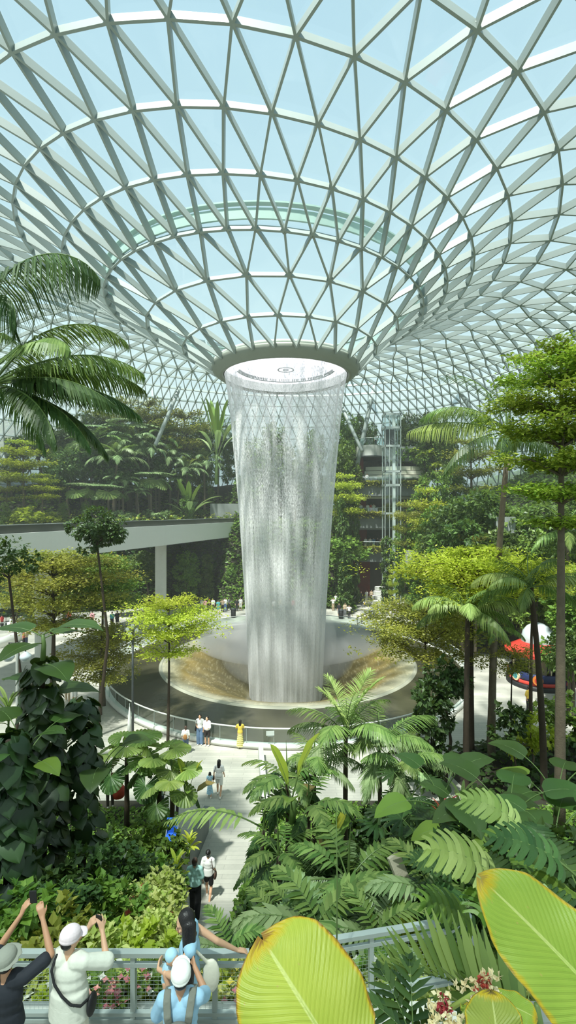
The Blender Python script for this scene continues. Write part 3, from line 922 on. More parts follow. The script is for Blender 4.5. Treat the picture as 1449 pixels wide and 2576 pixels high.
# ================================================================== building behind the fall
M_RED = solid('deep red wall', (120, 40, 36), .7, var=.25)
M_CREAM = solid('cream fascia', (214, 212, 194), .6, var=.05)
M_SLAB = solid('weathered slab', (122, 128, 126), .75, var=.2, scale=1.2, bump=.15)
M_INT = solid('interior', (92, 86, 80), .8, var=.3)
def slab(name, x0, x1, y0, z0, z1, mat, dep=9.0, bow=1.2, parent=None):
    n = 10
    xs = np.linspace(x0, x1, n); t = np.linspace(-1, 1, n)
    poly = [(x, y0 + bow * tt * tt) for x, tt in zip(xs, t)] + [(x1, y0 + dep), (x0, y0 + dep)]
    m = MB(); m.prism(poly, z0, z1); return m.build(name, mat, parent)
bd = link('wall_building', None); tag(bd, kind='structure')
slab('floor_slab', 9.6, 22, 74.6, 7.0, 7.6, M_SLAB, parent=bd); slab('upstand', 9.6, 22, 74.4, 5.6, 7.3, M_SLAB, .6, parent=bd)
slab('floor_slab', 9.4, 22, 74.6, 12.4, 13.0, M_SLAB, parent=bd); slab('upstand', 9.4, 22, 74.4, 10.9, 12.7, M_SLAB, .6, parent=bd)
slab('floor_slab', 9.2, 22, 74.2, 17.2, 17.8, M_SLAB, parent=bd); slab('upstand', 9.2, 22, 74.0, 15.9, 17.5, M_SLAB, .6, parent=bd)
slab('ceiling_band', 10, 21, 75.2, 15.5, 15.85, M_CREAM, 5, parent=bd); slab('ceiling_band', 10, 21, 75.2, 10.6, 10.85, M_GREY, 5, parent=bd)
slab('fascia', 12.2, 24, 75.5, 18.75, 19.3, M_CREAM, 6, parent=bd); slab('fascia', 12.4, 24, 75.9, 19.4, 20.0, M_CREAM, 6, parent=bd); slab('fascia', 12.6, 24, 76.3, 20.1, 20.7, M_CREAM, 6, parent=bd)
slab('drum', 11.2, 15.4, 75.0, 22.3, 24.0, M_CONC, 8, 1.6, parent=bd); slab('soffit', 11.0, 15.6, 74.9, 22.1, 22.3, M_DARK, 8, parent=bd)
slab('parapet', 15.4, 26, 77, 21.6, 24.0, M_SLAB, 4, parent=bd)
m = MB(); m.box((16, 82, 12), (16, .5, 24)); m.build('back_wall', M_INT, bd)
m = MB(); m.box((11.4, 79, 14.9), (2.6, 3.2, 4.4)); m.box((11.6, 79, 9.4), (2.4, 3.0, 4.4)); m.box((11.8, 77.4, 3.2), (2.6, 2.4, 6.4)); m.box((11.7, 78.4, 20.6), (1.0, 2.4, 3.4)); m.build('red_core', M_RED, bd)
m = MB(); m.box((15.0, 78.4, 2.8), (4.4, 4.0, 5.6)); m.build('ground_wall', solid('dark brown wall', (70, 60, 56), .7, var=.3), bd)
for zz, x0, x1 in ((7.6, 9.8, 21.8), (13.0, 9.6, 21.8), (17.8, 9.4, 21.8), (24.0, 11.4, 15.3)):
    g = thing('glass_railing', {7.6: 'glass railing along the second floor edge of the building', 13.0: 'glass railing along the third floor edge behind the planter', 17.8: 'glass railing along the fourth floor edge of the building', 24.0: 'glass railing on the round grey drum beside the lift tower'}[zz], 'railing', (0, 0, zz))
    xs = np.linspace(x0, x1, 9); t = np.linspace(-1, 1, 9); yy = 75.0 + 1.2 * t * t
    m = MB()
    for i in range(8): m.bar((xs[i], yy[i], .55), (xs[i + 1], yy[i + 1], .55), .03, 1.0)
    m.build('glass', M_GLASS, g)
    m = MB(); m.tube(np.stack([xs, yy, 0 * xs + 1.1], 1), .04, 6); m.build('handrail', M_RAIL, g)
steps = thing('rock_steps', 'grey stepped rock ledges at the foot of the dark building', 'steps', (14.6, 70, 0))
for k in range(4):
    m = MB(); m.prism([(-1.2 + .3 * k + .12 * math.cos(a * 1.7) + 1.3 * math.cos(a), .6 * k + .8 * math.sin(a)) for a in np.linspace(0, 6.0, 9)], .55 * k, .55 * k + .5); m.build('ledge', M_CONC, steps)
# lift tower
lt = thing('lift_tower', 'slender glass lift tower with a white steel mast beside the building', 'lift', (15.5, 71.5, 0))
m = MB(); m.box((.35, 0, 14.1), (.42, .42, 28.2)); m.build('mast', M_WHITE, lt)
m = MB()
for x in (-1.15, 1.15):
    for y in (-1, 1): m.box((x, y, 14), (.12, .12, 28))
for x in (-.5, ): m.box((x, -1, 14), (.08, .08, 28))
m.build('corner_frame', M_RAIL, lt)
for zz in (4.5, 9.3, 13.2, 17.4, 19.4, 23.2, 25.9, 27.9):
    m = MB(); m.box((0, -1, zz), (2.5, .12, .3)); m.box((0, 1, zz), (2.5, .12, .3)); m.box((-1.2, 0, zz), (.12, 2, .3)); m.box((1.2, 0, zz), (.12, 2, .3)); m.build('ring_beam', M_RAIL, lt)
m = MB(); m.box((0, 0, 14), (2.3, 2.0, 27.8)); m.build('glass', glassmat('lift glass', (.86, .93, .93), .08), lt)
m = MB(); m.box((-.35, 0, 24.5), (1.2, 1.5, 2.3)); m.build('cabin', M_DARK, lt)

# ================================================================== background vegetation
fb = [frond_mesh(2.6, 1.25, 1.1, 22, .62, .085, .2, .45, seed=1), frond_mesh(3.0, .75, 1.5, 22, .68, .085, .2, .6, seed=2), frond_mesh(3.0, .15, 1.3, 22, .66, .085, .1, .8, seed=3)]
fbg = [frond_mesh(2.4, 1.35, 1.3, 22, .62, .085, .2, .5, seed=4, mat=L_PALMY), frond_mesh(2.8, 1.0, 1.9, 22, .68, .085, .2, .7, seed=5, mat=L_GREY), frond_mesh(2.8, .5, 1.8, 22, .68, .085, .2, .7, seed=6, mat=L_GREY)]
B_PALM = Proto(palm('palm_tree', 'palm', 'palm tree', 9.0, fronds(fb, 18, 3), .12, crown=1.0), 11.6)
B_PALMG = Proto(palm('palm_tree', 'palm', 'palm tree', 7.0, fronds(fbg, 18, 4), .11), 9.0)
fan1 = fan_mesh(.95, L_GREY, 1.3, 1.0, .6, 16, 270, .3); fan2 = fan_mesh(1.0, L_PALM, 1.4, .5, .9, 16, 270, .3)
B_FAN = Proto(rosette('fan_palm', 'palm', 'fan palm', ring_leaves([fan1, fan2], 18, 5.2, 5, h0=4.6), 5.2, .12, bark=M_BARK), 7.0)
bl1 = blade_mesh(2.6, .62, 1.35, .5, L_MID, 1.3, nu=12, nv=3, wave=.02, sr=.03); bl2 = blade_mesh(2.6, .66, 1.0, 1.0, L_GREY, 1.2, nu=12, nv=3, wave=.02, sr=.03)
B_BAN = Proto(rosette('banana_plant', 'plant', 'banana plant', ring_leaves([bl1, bl2], 12, 1.6, 6, h0=.9), 1.6, .16), 5.2)
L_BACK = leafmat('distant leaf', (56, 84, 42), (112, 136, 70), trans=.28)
B_ROUND = Proto(bushy('broadleaf_tree', 't', 'tree', 10, [(0, 0, 8, 2.2), (1.6, .3, 7, 1.7), (-1.5, .6, 7.2, 1.7), (.2, -1.5, 6.6, 1.6), (-.6, 1.3, 8.6, 1.4)], .18, L_BACK, 3800, .34, seed=11), 10)
B_TALL = Proto(bushy('broadleaf_tree', 't', 'tree', 11, [(0, 0, 9.6, 1.5), (.8, .2, 8, 1.6), (-.9, -.3, 7.2, 1.6), (.4, -.6, 5.8, 1.5), (-.5, .5, 4.6, 1.4), (.6, .2, 3.4, 1.2)], .16, L_MID, 4200, .34, seed=12), 11)
B_LIME = Proto(tier_tree('layered_tree', 't', 'tree', 9, [(.55, 2.2), (.7, 2.6), (.85, 2.1), (.98, 1.2)], .14, L_LIME, 4600, .26, seed=13), 9.3)
B_OLIVE = Proto(tier_tree('layered_tree', 't', 'tree', 9, [(.5, 1.8), (.66, 2.4), (.82, 2.6), (.97, 1.6)], .14, L_OLIVE, 4600, .26, seed=14), 9.3)
B_COL = Proto(bushy('climber_column', 't', 'climber', 8, [(0, 0, .8, .9), (.2, 0, 2.0, .95), (-.2, .1, 3.2, .9), (.1, 0, 4.5, .9), (-.1, 0, 5.8, .85), (.1, .1, 7.0, .8)], .12, L_BACK, 2600, .36, seed=15), 8)
B_SHR = Proto(bushy('shrub', 't', 'shrub', 2.2, [(0, 0, 1.3, .85), (.7, .2, 1.0, .7), (-.7, -.1, 1.0, .7), (.1, -.6, .8, .7)], .06, L_MID, 900, .26, seed=16), 2.2)
B_SHRL = Proto(bushy('shrub', 't', 'shrub', 2.2, [(0, 0, 1.3, .85), (.7, .2, 1.0, .7), (-.7, -.1, 1.0, .7), (.1, -.6, .8, .7)], .06, L_LIME, 900, .24, seed=17), 2.2)
B_SHRG = Proto(bushy('shrub', 't', 'shrub', 2.2, [(0, 0, 1.3, .85), (.7, .2, 1.0, .7), (-.7, -.1, 1.0, .7), (.1, -.6, .8, .7)], .06, L_GREY, 900, .30, seed=18), 2.2)

BACK = [
    # ---- garden on the white deck, left of the fall
    (B_ROUND, 205, 1030, 62, 'dark round tree behind the palm frond tip, above the white bridge', None, 1.0),
    (B_FAN, 240, 1042, 58, 'grey green fan palm, first of the tall row above the bridge from the frond', None, 1.1),
    (B_OLIVE, 290, 998, 60, 'olive layered tree, highest crown above the white bridge', None, .8),
    (B_FAN, 325, 1022, 56, 'fan palm right beside the highest olive crown above the bridge', None, 1.0),
    (B_OLIVE, 372, 1005, 64, 'flat pale olive tree in front of the slanting white props', None, .9),
    (B_TALL, 410, 1030, 66, 'green tree directly under the long slanting prop left of the fall', None, .9),
    (B_OLIVE, 468, 1034, 58, 'broad golden olive tree between the slanting prop and the waterfall', None, 1.0),
    (B_TALL, 503, 1040, 64, 'tall slim tree just left of the upright banana fan by the fall', None, .7),
    (B_BAN, 545, 985, 66, 'tall upright banana fan beside the left edge of the waterfall top', 17.5, .55),
    (B_PALM, 548, 1045, 60, 'palm under the upright banana fan at the left edge of the fall', None, .8),
    (B_TALL, 575, 1090, 66, 'green tree touching the left edge of the waterfall', None, .8),
    (B_PALMG, 345, 1062, 50, 'silvery palm in the middle of the garden above the bridge', None, 1.0),
    (B_PALM, 300, 1075, 52, 'green palm left of the silvery palm above the bridge', None, .9),
    (B_PALMG, 428, 1112, 52, 'silvery palm with drooping crown and two bare pale trunks above the bridge', None, 1.0),
    (B_PALMG, 375, 1082, 48, 'silvery palm with bare trunk in front of the pale olive tree', None, .9),
    (B_ROUND, 395, 1130, 54, 'dark tree filling the gap below the silvery palms', None, .9),
    (B_TALL, 470, 1130, 56, 'bushy green tree under the golden olive tree', None, 1.0),
    (B_TALL, 520, 1150, 58, 'bushy green tree above the grey wall end of the bridge', None, .9),
    (B_ROUND, 250, 1110, 50, 'dark tree under the first tall fan palm', None, 1.1),
    (B_ROUND, 300, 1150, 47, 'dark tree in the shade behind the low fan palms', None, 1.1),
    (B_ROUND, 180, 1120, 46, 'dark tree half hidden by the lowest big palm frond', None, 1.1),
    (B_FAN, 272, 1200, 40, 'low fan palm on the bridge deck, nearer the dark potted-looking tree', None, 1.4),
    (B_PALMG, 350, 1215, 41, 'low pale palm standing at the deck edge with arching fronds', None, 1.2),
    (B_SHRG, 395, 1272, 42, 'grey green shrub at the deck edge right of the low pale palm', None, 1.3),
    (B_SHR, 440, 1268, 45, 'green shrub at the deck edge, second right of the low pale palm', None, 1.3),
    (B_SHRL, 425, 1282, 43, 'small yellow green shrub on the bridge parapet', None, 1.3),
    (B_SHRG, 485, 1245, 50, 'tall grey green shrub left of the grey wall end', None, 1.1),
    (B_SHR, 505, 1272, 53, 'last green shrub before the grey wall at the end of the bridge', None, 1.1),
    (B_SHR, 160, 1262, 35, 'green shrub on the deck behind the dark round tree', None, 1.2),
    (B_SHR, 215, 1258, 37, 'green shrub on the deck just above the dark round crown', None, 1.2),
    (B_SHRG, 310, 1275, 38, 'low grey green shrub at the parapet below the fan palm', None, 1.3),
    (B_LIME, 62, 1105, 36, 'bright yellow green layered tree under the big palm at left edge', None, 1.1),
    (B_LIME, 105, 1190, 33, 'lower yellow green layered tree above the bridge parapet at left', None, 1.2),
    (B_OLIVE, 20, 1180, 34, 'olive layered tree at the left border above the bridge', None, 1.1),
    (B_SHRL, 70, 1270, 31.5, 'yellow green shrub over the parapet near the left border', None, 1.5),
    (B_SHRG, 12, 1262, 31, 'grey green shrub over the parapet at the very left border', None, 1.2),
    (B_SHRL, 130, 1285, 33, 'yellow green shrub over the parapet, second from left border', None, 1.3),
    (B_PALM, 255, 1165, 70, 'green palm low in the garden left of the shaded fan palms', None, 1.1),
    (B_PALMG, 310, 1180, 40, 'pale low palm behind the deck shrubs, below the silvery palms', None, 1.3),
    (B_FAN, 380, 1165, 44, 'fan palm under the two bare pale trunks', None, 1.2),
    (B_PALM, 445, 1180, 46, 'green palm low in the garden left of the grey wall end', None, 1.2),
    (B_BAN, 475, 1200, 40, 'banana plant low in the garden left of the grey wall end', None, 1.0),
    (B_ROUND, 335, 1120, 60, 'dark leafy tree in the middle of the garden behind the silvery palms', None, 1.2),
    (B_TALL, 150, 1085, 60, 'tall leafy tree seen between the big palm fronds', None, 1.2),
    (B_ROUND, 90, 1060, 66, 'dark tree behind the big palm at left', None, 1.3),
    (B_TALL, 30, 1050, 66, 'leafy tree behind the big palm at the left border', None, 1.3),
    (B_FAN, 215, 1195, 42, 'low fan palm left of the taller deck fan palm', None, 1.4),
    (B_SHR, 470, 1230, 40, 'leafy shrub in front of the green palm near the grey wall', None, 1.2),
    (B_PALM, 225, 1075, 46, 'green palm between the dark round tree and the first tall fan palm', None, 1.2),
    (B_PALMG, 285, 1105, 40, 'silvery palm low in front of the green palm in the middle garden', None, 1.2),
    (B_PALM, 400, 1070, 56, 'tall green palm beside the bushy tree under the slanting prop', None, 1.1),
    (B_PALMG, 470, 1140, 44, 'silvery palm in front of the bushy tree under the golden olive tree', None, 1.1),
    (B_PALMG, 515, 1120, 50, 'silvery palm near the left edge of the fall', None, 1.0),
    (B_ROUND, 270, 1050, 74, 'dark tree at the back of the garden behind the fan palms', None, 1.4),
    (B_ROUND, 350, 1060, 74, 'dark tree at the back of the garden, second from the fan palms', None, 1.4),
    (B_ROUND, 440, 1070, 76, 'dark tree at the back of the garden behind the slanting prop', None, 1.4),
    (B_ROUND, 520, 1080, 76, 'dark tree at the back of the garden beside the fall', None, 1.4),
    (B_ROUND, 170, 1060, 74, 'dark tree at the back of the garden behind the palm frond', None, 1.4),
    # ---- behind and right of the fall
    (B_TALL, 640, 1100, 76, 'tree seen through the left half of the falling water', None, .9),
    (B_TALL, 690, 1060, 80, 'tallest tree seen through the middle of the falling water', None, .9),
    (B_ROUND, 740, 1120, 76, 'dark tree seen through the middle of the falling water', None, .9),
    (B_TALL, 790, 1080, 78, 'tree seen through the right half of the falling water', None, .8),
    (B_SHR, 660, 1330, 70, 'shrub seen through the falling water at left', None, 1.5),
    (B_SHR, 770, 1300, 70, 'shrub seen through the falling water at right', None, 1.5),
    (B_TALL, 872, 1035, 80, 'tall tree rising right of the fall between two slanting props', 12, .8),
    (B_ROUND, 905, 1045, 84, 'dark tree behind the V shaped pair of slanting props', 17, .6),
    (B_TALL, 935, 1060, 84, 'small tree on the terrace just left of the lift tower', 18, .6),
    (B_TALL, 865, 1105, 74, 'green tree in front of the left slanting prop beside the fall', 8, .8),
    (B_LIME, 868, 1190, 70, 'yellow layered tree beside the right edge of the fall', 6, .8),
    (B_COL, 862, 1240, 68, 'tall climber column close to the right edge of the waterfall', 0, .5),
    (B_COL, 890, 1245, 70, 'climber column left of the red shopfront', 0, .45),
    (B_SHR, 865, 1345, 66, 'dense shrub on the low wall right of the water', 6, 1.4),
    (B_COL, 868, 1385, 63, 'lower leafy climber standing on the plaza right of the water', 0, .9),
    (B_ROUND, 1034, 1030, 80, 'dark round tree right of the lift tower top', 17, .75),
    (B_TALL, 1008, 1050, 82, 'slim green tree touching the lift tower', 17, .7),
    (B_ROUND, 1100, 1035, 78, 'dark round tree, second right of the lift tower', 16, .7),
    (B_TALL, 1072, 1072, 76, 'green tree between the two dark round trees on the roof terrace', 16, .9),
    (B_TALL, 1128, 1062, 74, 'green tree in front of the props at right of the roof terrace', 16, .9),
    (B_SHR, 1010, 1120, 78, 'leafy shrub on the roof edge right of the lift', 21, 1.3),
    (B_SHR, 1050, 1118, 78, 'leafy shrub on the roof edge, second right of the lift', 21, 1.3),
    (B_SHRL, 1090, 1105, 77, 'yellow green shrub on the roof edge', 20, 1.3),
    (B_OLIVE, 1180, 1100, 66, 'olive tree behind the crown of the right hand palm', None, 1.0),
    (B_SHR, 1135, 1165, 70, 'shrub beneath the roof terrace trees at right', None, 1.6),
    (B_TALL, 1090, 1185, 66, 'leafy tree below the long pale frond', None, .9),
    (B_LIME, 1077, 1222, 58, 'bright yellow green tree in front of the third floor', None, .55),
    (B_OLIVE, 1020, 1262, 60, 'small olive tree in front of the lift on the third floor', 4, .6),
    (B_TALL, 1100, 1270, 52, 'bushy green tree right of the bright yellow green tree', None, .9),
    (B_ROUND, 1150, 1262, 50, 'dark tree behind the dark arching frond', None, 1.0),
    (B_TALL, 1050, 1300, 60, 'green tree below the third floor planter', 0, .8),
    (B_TALL, 1010, 1330, 64, 'slim green tree at the end of the second floor', 0, .6),
    (B_COL, 975, 1345, 66, 'leafy column below the lift tower', 0, .7),
    (B_ROUND, 1190, 1230, 48, 'dark tree on the slope under the big right hand crown', None, 1.0),
    (B_TALL, 1260, 1270, 46, 'green tree on the slope left of the tall trunk', None, 1.0),
    (B_SHRG, 1230, 1280, 46, 'pale leaved shrub on the slope left of the tall trunk', None, 1.5),
    (B_TALL, 1340, 1280, 46, 'green tree on the slope right behind the tall trunk', None, 1.1),
    (B_ROUND, 1420, 1240, 44, 'dark tree on the slope at the right border', None, 1.2),
    (B_PALM, 1440, 1268, 36, 'bright palm crown at right border beside the tall trunk', None, 1.0),
    (B_OLIVE, 1195, 1345, 44, 'pale olive layered tree in the middle of the right slope', None, .7),
    (B_ROUND, 1165, 1300, 46, 'dark glossy tree left of the pale olive tree', None, .9),
    (B_TALL, 1110, 1340, 46, 'green tree over the terrace railing on the right slope', None, .8),
    (B_LIME, 985, 1430, 58, 'yellow spiky crown on the plaza behind the pool at right', 0, .35),
    (B_TALL, 1060, 1390, 50, 'green tree above the bright layered crown', 0, .9),
    (B_SHRG, 1350, 1330, 40, 'pale shrub behind the tall trunk at right', None, 1.4),
    (B_SHR, 1435, 1340, 37, 'green shrub at the right border under the bright palm', None, 1.6),
    (B_ROUND, 1300, 1330, 42, 'dark bushy tree behind the right hand layered crowns', None, 1.0),
    (B_TALL, 1430, 1420, 32, 'green tree at the right border behind the thick trunk', None, 1.0),
    (B_ROUND, 1440, 1560, 30, 'dark tree at the right border beside the carousel', None, .8),
    (B_SHR, 1440, 1740, 25, 'dark shrub at right border below the carousel', None, 1.3),
    # ---- below the deck
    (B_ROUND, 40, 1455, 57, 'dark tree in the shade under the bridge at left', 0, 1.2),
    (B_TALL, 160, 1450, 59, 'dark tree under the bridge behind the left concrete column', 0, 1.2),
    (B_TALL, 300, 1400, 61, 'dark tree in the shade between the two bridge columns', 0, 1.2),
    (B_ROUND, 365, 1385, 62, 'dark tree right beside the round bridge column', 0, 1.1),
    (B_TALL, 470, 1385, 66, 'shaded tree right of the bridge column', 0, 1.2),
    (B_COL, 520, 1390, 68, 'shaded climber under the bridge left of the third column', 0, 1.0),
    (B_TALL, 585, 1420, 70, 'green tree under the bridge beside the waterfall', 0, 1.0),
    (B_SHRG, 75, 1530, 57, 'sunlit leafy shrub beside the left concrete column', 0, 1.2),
]
for pr, px, py, d, lab, z, wd in BACK:
    if px < 600 and z is None:                       # stand it on the garden above the rear wall
        k = max(0, (d - 31) * .42); d = 55.0
        while wy((px - CX) / F * d) + 1.0 + k > d: d += .25
    q = P(px, py, d)
    if pr in (B_SHR, B_SHRG, B_SHRL) and z is None and q[2] - ground(q[0], d) > 3.6:
        pr, lab, wd = (B_LIME if pr is B_SHRL else B_TALL), lab.replace('shrub', 'tree'), .9
    top_at(pr, px, py, d, lab, z, None, wd)

# low uncountable greenery
def cover(name, label, fn, x0, x1, y0, y1, n, leaf, mat, seed, ok=None, hgt=.5):
    r = np.random.default_rng(seed)
    x = x0 + (x1 - x0) * r.random(n); y = y0 + (y1 - y0) * r.random(n)
    if ok is not None: k = ok(x, y); x, y = x[k], y[k]
    z = fn(x, y) + hgt * r.random(len(x)) * (.55 + .45 * np.sin(x * 1.7) * np.sin(y * 1.3))
    scatter_cover(name, label, 'undergrowth', mat, np.stack([x, y, z], 1), leaf, seed)
cover('garden_undergrowth', 'low leafy undergrowth covering the hill garden above the white bridge', z_left, -50, -5.5, 58, 90, 22000, .5, L_MID, 21, lambda x, y: (y > wy(x) + .2) & (y < wy(x) + 16), 1.8)
cover('garden_undergrowth', 'olive leafy undergrowth scattered between the palms of the hill garden', z_left, -50, -5.5, 58, 90, 12000, .4, L_OLIVE, 28, lambda x, y: (y > wy(x) + .2) & (y < wy(x) + 12), 2.4)
cover('slope_undergrowth', 'dense leafy undergrowth covering the slope right of the pool', z_right, 17, 50, 46, 90, 26000, .45, L_MID, 22, None, .9)
cover('rear_undergrowth', 'leafy undergrowth on the slope behind the waterfall', z_back, -10, 9.5, 66, 90, 14000, .45, L_MID, 23, None, 1.0)
cover('verge_undergrowth', 'leafy undergrowth on the bank right of the plaza', z_bank_r, 8.6, 36, 20, 43, 16000, .3, L_DARK, 24, lambda x, y: z_bank_r(x, y) > .5, .5)
r = np.random.default_rng(5)
for nm, lab, z, y0, mat in (('planter_greenery', 'trailing greenery in the planter along the fourth floor edge', 17.9, 73.9, L_OLIVE), ('planter_greenery', 'trailing greenery in the planter along the third floor edge', 13.1, 74.2, L_OLIVE), ('planter_greenery', 'trailing greenery in the planter along the second floor edge', 7.7, 74.2, L_OLIVE)):
    x = 9.4 + 12.5 * r.random(1500); t = (x - 15.7) / 6.3
    scatter_cover(nm, lab, 'greenery', mat, np.stack([x, y0 + 1.2 * t * t + r.normal(size=1500) * .2, z - .9 * r.random(1500) ** 2 + .3], 1), .36, 30)
# hanging wall plants under the deck and on the rear wall
x = -56 + 49 * r.random(12000); z = 11 * r.random(12000)
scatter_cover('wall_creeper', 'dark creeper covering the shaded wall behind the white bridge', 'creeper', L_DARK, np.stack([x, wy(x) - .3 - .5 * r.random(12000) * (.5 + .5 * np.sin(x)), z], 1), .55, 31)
# ================================================================== trees around the plaza
def stand(pr, px, pytop, d, lab, z=None, rz=None, w=1.0, **k): return top_at(pr, px, pytop, d, lab, z, rz, w, **k)


stand(Proto(tier_tree('layered_tree', 't', 'tree', 8, [(.64, 1.6), (.76, 2.5), (.88, 2.5), (.98, 1.7)], .085, L_LIME, 10000, .17, seed=41, bark=M_BARKD, bend=.01), 8.25), 422, 1508, 27.6, 'yellow green layered tree with a slim dark trunk at the left pool edge', rz=.4)
stand(Proto(tier_tree('layered_tree', 't', 'tree', 5.6, [(.42, 2.2), (.62, 2.7), (.82, 2.3), (.97, 1.3)], .12, L_OLIVE, 11000, .18, seed=42), 5.8), 252, 1578, 31.5, 'pale olive layered tree with a light trunk on the plaza left of the pool', rz=1.0)
stand(Proto(tier_tree('layered_tree', 't', 'tree', 10.5, [(.66, 2.4), (.78, 2.6), (.9, 2.2), (.98, 1.3)], .11, L_MID, 13000, .2, seed=43), 10.7), 262, 1395, 33, 'green layered tree standing between the bridge and the pale olive tree', rz=2.0)
stand(Proto(tier_tree('layered_tree', 't', 'tree', 11, [(.58, 2.6), (.7, 3.6), (.82, 4.0), (.93, 3.2), (1.0, 1.6)], .16, L_OLIVE, 17000, .21, seed=44, bark=M_BARKD), 11.3), 125, 1392, 29.5, 'wide olive layered tree in front of the left concrete column', rz=.2)
stand(Proto(bushy('broadleaf_tree', 't', 'tree', 13, [(0, 0, 12.2, 1.0), (.9, .1, 11.8, .8), (-.9, 0, 11.9, .75), (.3, .3, 11.4, .7), (-.4, -.2, 10.8, .5), (1.25, 0, 11.5, .5)], .11, L_DARK, 3000, .2, seed=45, bark=M_BARKD, stemz=11.2), 13.1), 243, 1272, 28.5, 'small dark round crown on a thin trunk in front of the white bridge', rz=0)
stand(Proto(bushy('broadleaf_tree', 't', 'tree', 11, [(0, 0, 10.3, .9), (.7, .1, 10.0, .6), (-.7, 0, 9.8, .75)], .09, L_DARK, 1300, .17, seed=46, bark=M_BARKD, stemz=9.4), 11), 22, 1352, 22, 'dark leafy crown at the left border over the end of the bridge', rz=0)
# right of the pool
stand(Proto(tier_tree('layered_tree', 't', 'tree', 11, [(.78, 3.4), (.86, 4.1), (.93, 3.3), (1.0, 1.6)], .16, L_LIME, 18000, .19, seed=47, bark=M_BARKD, bend=.01), 11.3), 1186, 1382, 24, 'wide bright yellow green layered tree right of the pool', rz=.8)
stand(Proto(tier_tree('layered_tree', 't', 'tree', 8, [(.70, 2.6), (.83, 3.3), (.95, 2.4)], .10, L_OLIVE, 13000, .17, seed=48, bark=M_BARKD, bend=.02), 8.2), 1078, 1525, 25.5, 'olive layered tree reaching over the right edge of the pool', rz=2.6)
stand(Proto(tier_tree('layered_tree', 't', 'tree', 9, [(.86, 2.0), (.95, 2.4), (1.0, 1.2)], .10, L_LIME, 5000, .16, seed=49, bark=M_BARKD), 9.2), 1335, 1425, 25, 'yellow green layered crown between the two tall trunks at right', rz=.5)
stand(Proto(tier_tree('layered_tree', 't', 'tree', 6.4, [(.83, 1.6), (.98, 1.5)], .07, L_OLIVE, 2600, .15, seed=50, bark=M_BARKD), 6.5), 1285, 1640, 23.5, 'small low olive layered tree in front of the carousel', rz=.5)
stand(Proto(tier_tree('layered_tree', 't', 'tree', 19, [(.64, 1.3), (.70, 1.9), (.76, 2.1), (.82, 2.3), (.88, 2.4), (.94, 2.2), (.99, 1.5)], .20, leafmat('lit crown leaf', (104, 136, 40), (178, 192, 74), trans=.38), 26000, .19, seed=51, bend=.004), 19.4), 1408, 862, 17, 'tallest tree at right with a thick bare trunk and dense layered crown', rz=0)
stand(Proto(bushy('broadleaf_tree', 't', 'tree', 5, [(0, 0, 4.3, .8), (.2, .2, 3.4, .8), (-.3, 0, 2.5, .8), (.3, 0, 1.6, .7), (-.2, .1, .8, .6)], .09, L_DARK, 2400, .24, seed=52, bark=M_BARKD), 5), 1085, 1712, 22, 'slender dark leaved tree at the right edge of the pool', rz=0)
stand(Proto(bushy('broadleaf_tree', 't', 'tree', 5, [(0, 0, 4.3, .7), (.6, .2, 3.9, .6), (-.5, 0, 3.6, .6)], .08, L_DARK, 1500, .2, seed=53, bark=M_BARKD, stemz=3.4), 5), 1118, 1650, 23, 'small dark tree behind the slender tree at the pool edge', rz=0)
stand(Proto(bushy('broadleaf_tree', 't', 'tree', 3.6, [(0, 0, 2.9, .5), (.35, .2, 2.5, .5), (-.3, 0, 2.1, .45)], .04, L_DARK, 700, .2, seed=54, bark=M_BARKD, stemz=2.0), 3.4), 1285, 1755, 20.5, 'small dark leaved sapling in front of the bright plaza at right', rz=0)
stand(Proto(bushy('bush', 't', 'bush', 2.0, [(0, 0, 1.5, .55), (.4, .1, 1.1, .5), (-.4, 0, .9, .5)], .05, L_LIME, 800, .17, seed=55), 2.0), 1335, 1790, 22, 'yellow green bush beside the leaning palm trunk', rz=0)

# ------------------------------------------------------------------ the tall palms
pf = {k: frond_mesh(L, e, dr, n, lf, lw, vee, hg, seed=i + 60, mat=m_, p=pp) for i, (k, L, e, dr, n, lf, lw, vee, hg, m_, pp) in enumerate((
    ('up', 3.9, 1.30, 1.5, 62, .85, .042, .15, .7, L_PALMD, 1.8), ('arch', 4.3, .80, 1.55, 66, .95, .045, .12, .9, L_PALM, 1.5), ('flat', 4.3, .30, .95, 66, .95, .045, .08, 1.0, L_PALM, 1.5),
    ('low', 4.2, -.05, 1.0, 62, .90, .045, .05, 1.0, L_PALMD, 1.3), ('pale', 4.4, .32, .75, 68, .9, .05, .0, 1.15, L_PALMY, 1.4)))}
lf_ = {k: frond_mesh(L, e, dr, 92, lf, .075, .1, hg, seed=i + 70, mat=m_, p=pp, wid=.045) for i, (k, L, e, dr, lf, hg, m_, pp) in enumerate((
    ('up', 4.9, 1.0, 1.75, 1.05, .75, L_PALM, 1.7), ('mid', 5.0, .50, 1.15, 1.05, .95, L_PALM, 1.7), ('low', 4.9, .12, .85, 1.0, .8, L_PALMD, 1.6), ('drop', 4.6, -.2, .9, .95, .7, L_PALMD, 1.5)))}
lp = palm('palm_tree', 'huge dark feathery palm reaching in from the left border above the bridge', 'palm tree', 14.5,
          [(2, lf_['mid'], 1.1), (-35, lf_['mid'], 1.0), (10, lf_['up'], 1.12), (-14, lf_['low'], 1.0), (4, lf_['low'], 1.08), (14, lf_['drop'], 1.0), (-28, lf_['drop'], 1.0), (-8, lf_['drop'], .95), (28, lf_['mid'], 1.1), (60, pf['arch'], 1), (-70, pf['flat'], .8), (-55, pf['low'], .9), (120, pf['up'], 1), (170, pf['arch'], 1), (215, pf['flat'], 1), (250, pf['low'], .8), (40, pf['flat'], 1.0), (90, pf['low'], 1)], .17, crown=1.3)
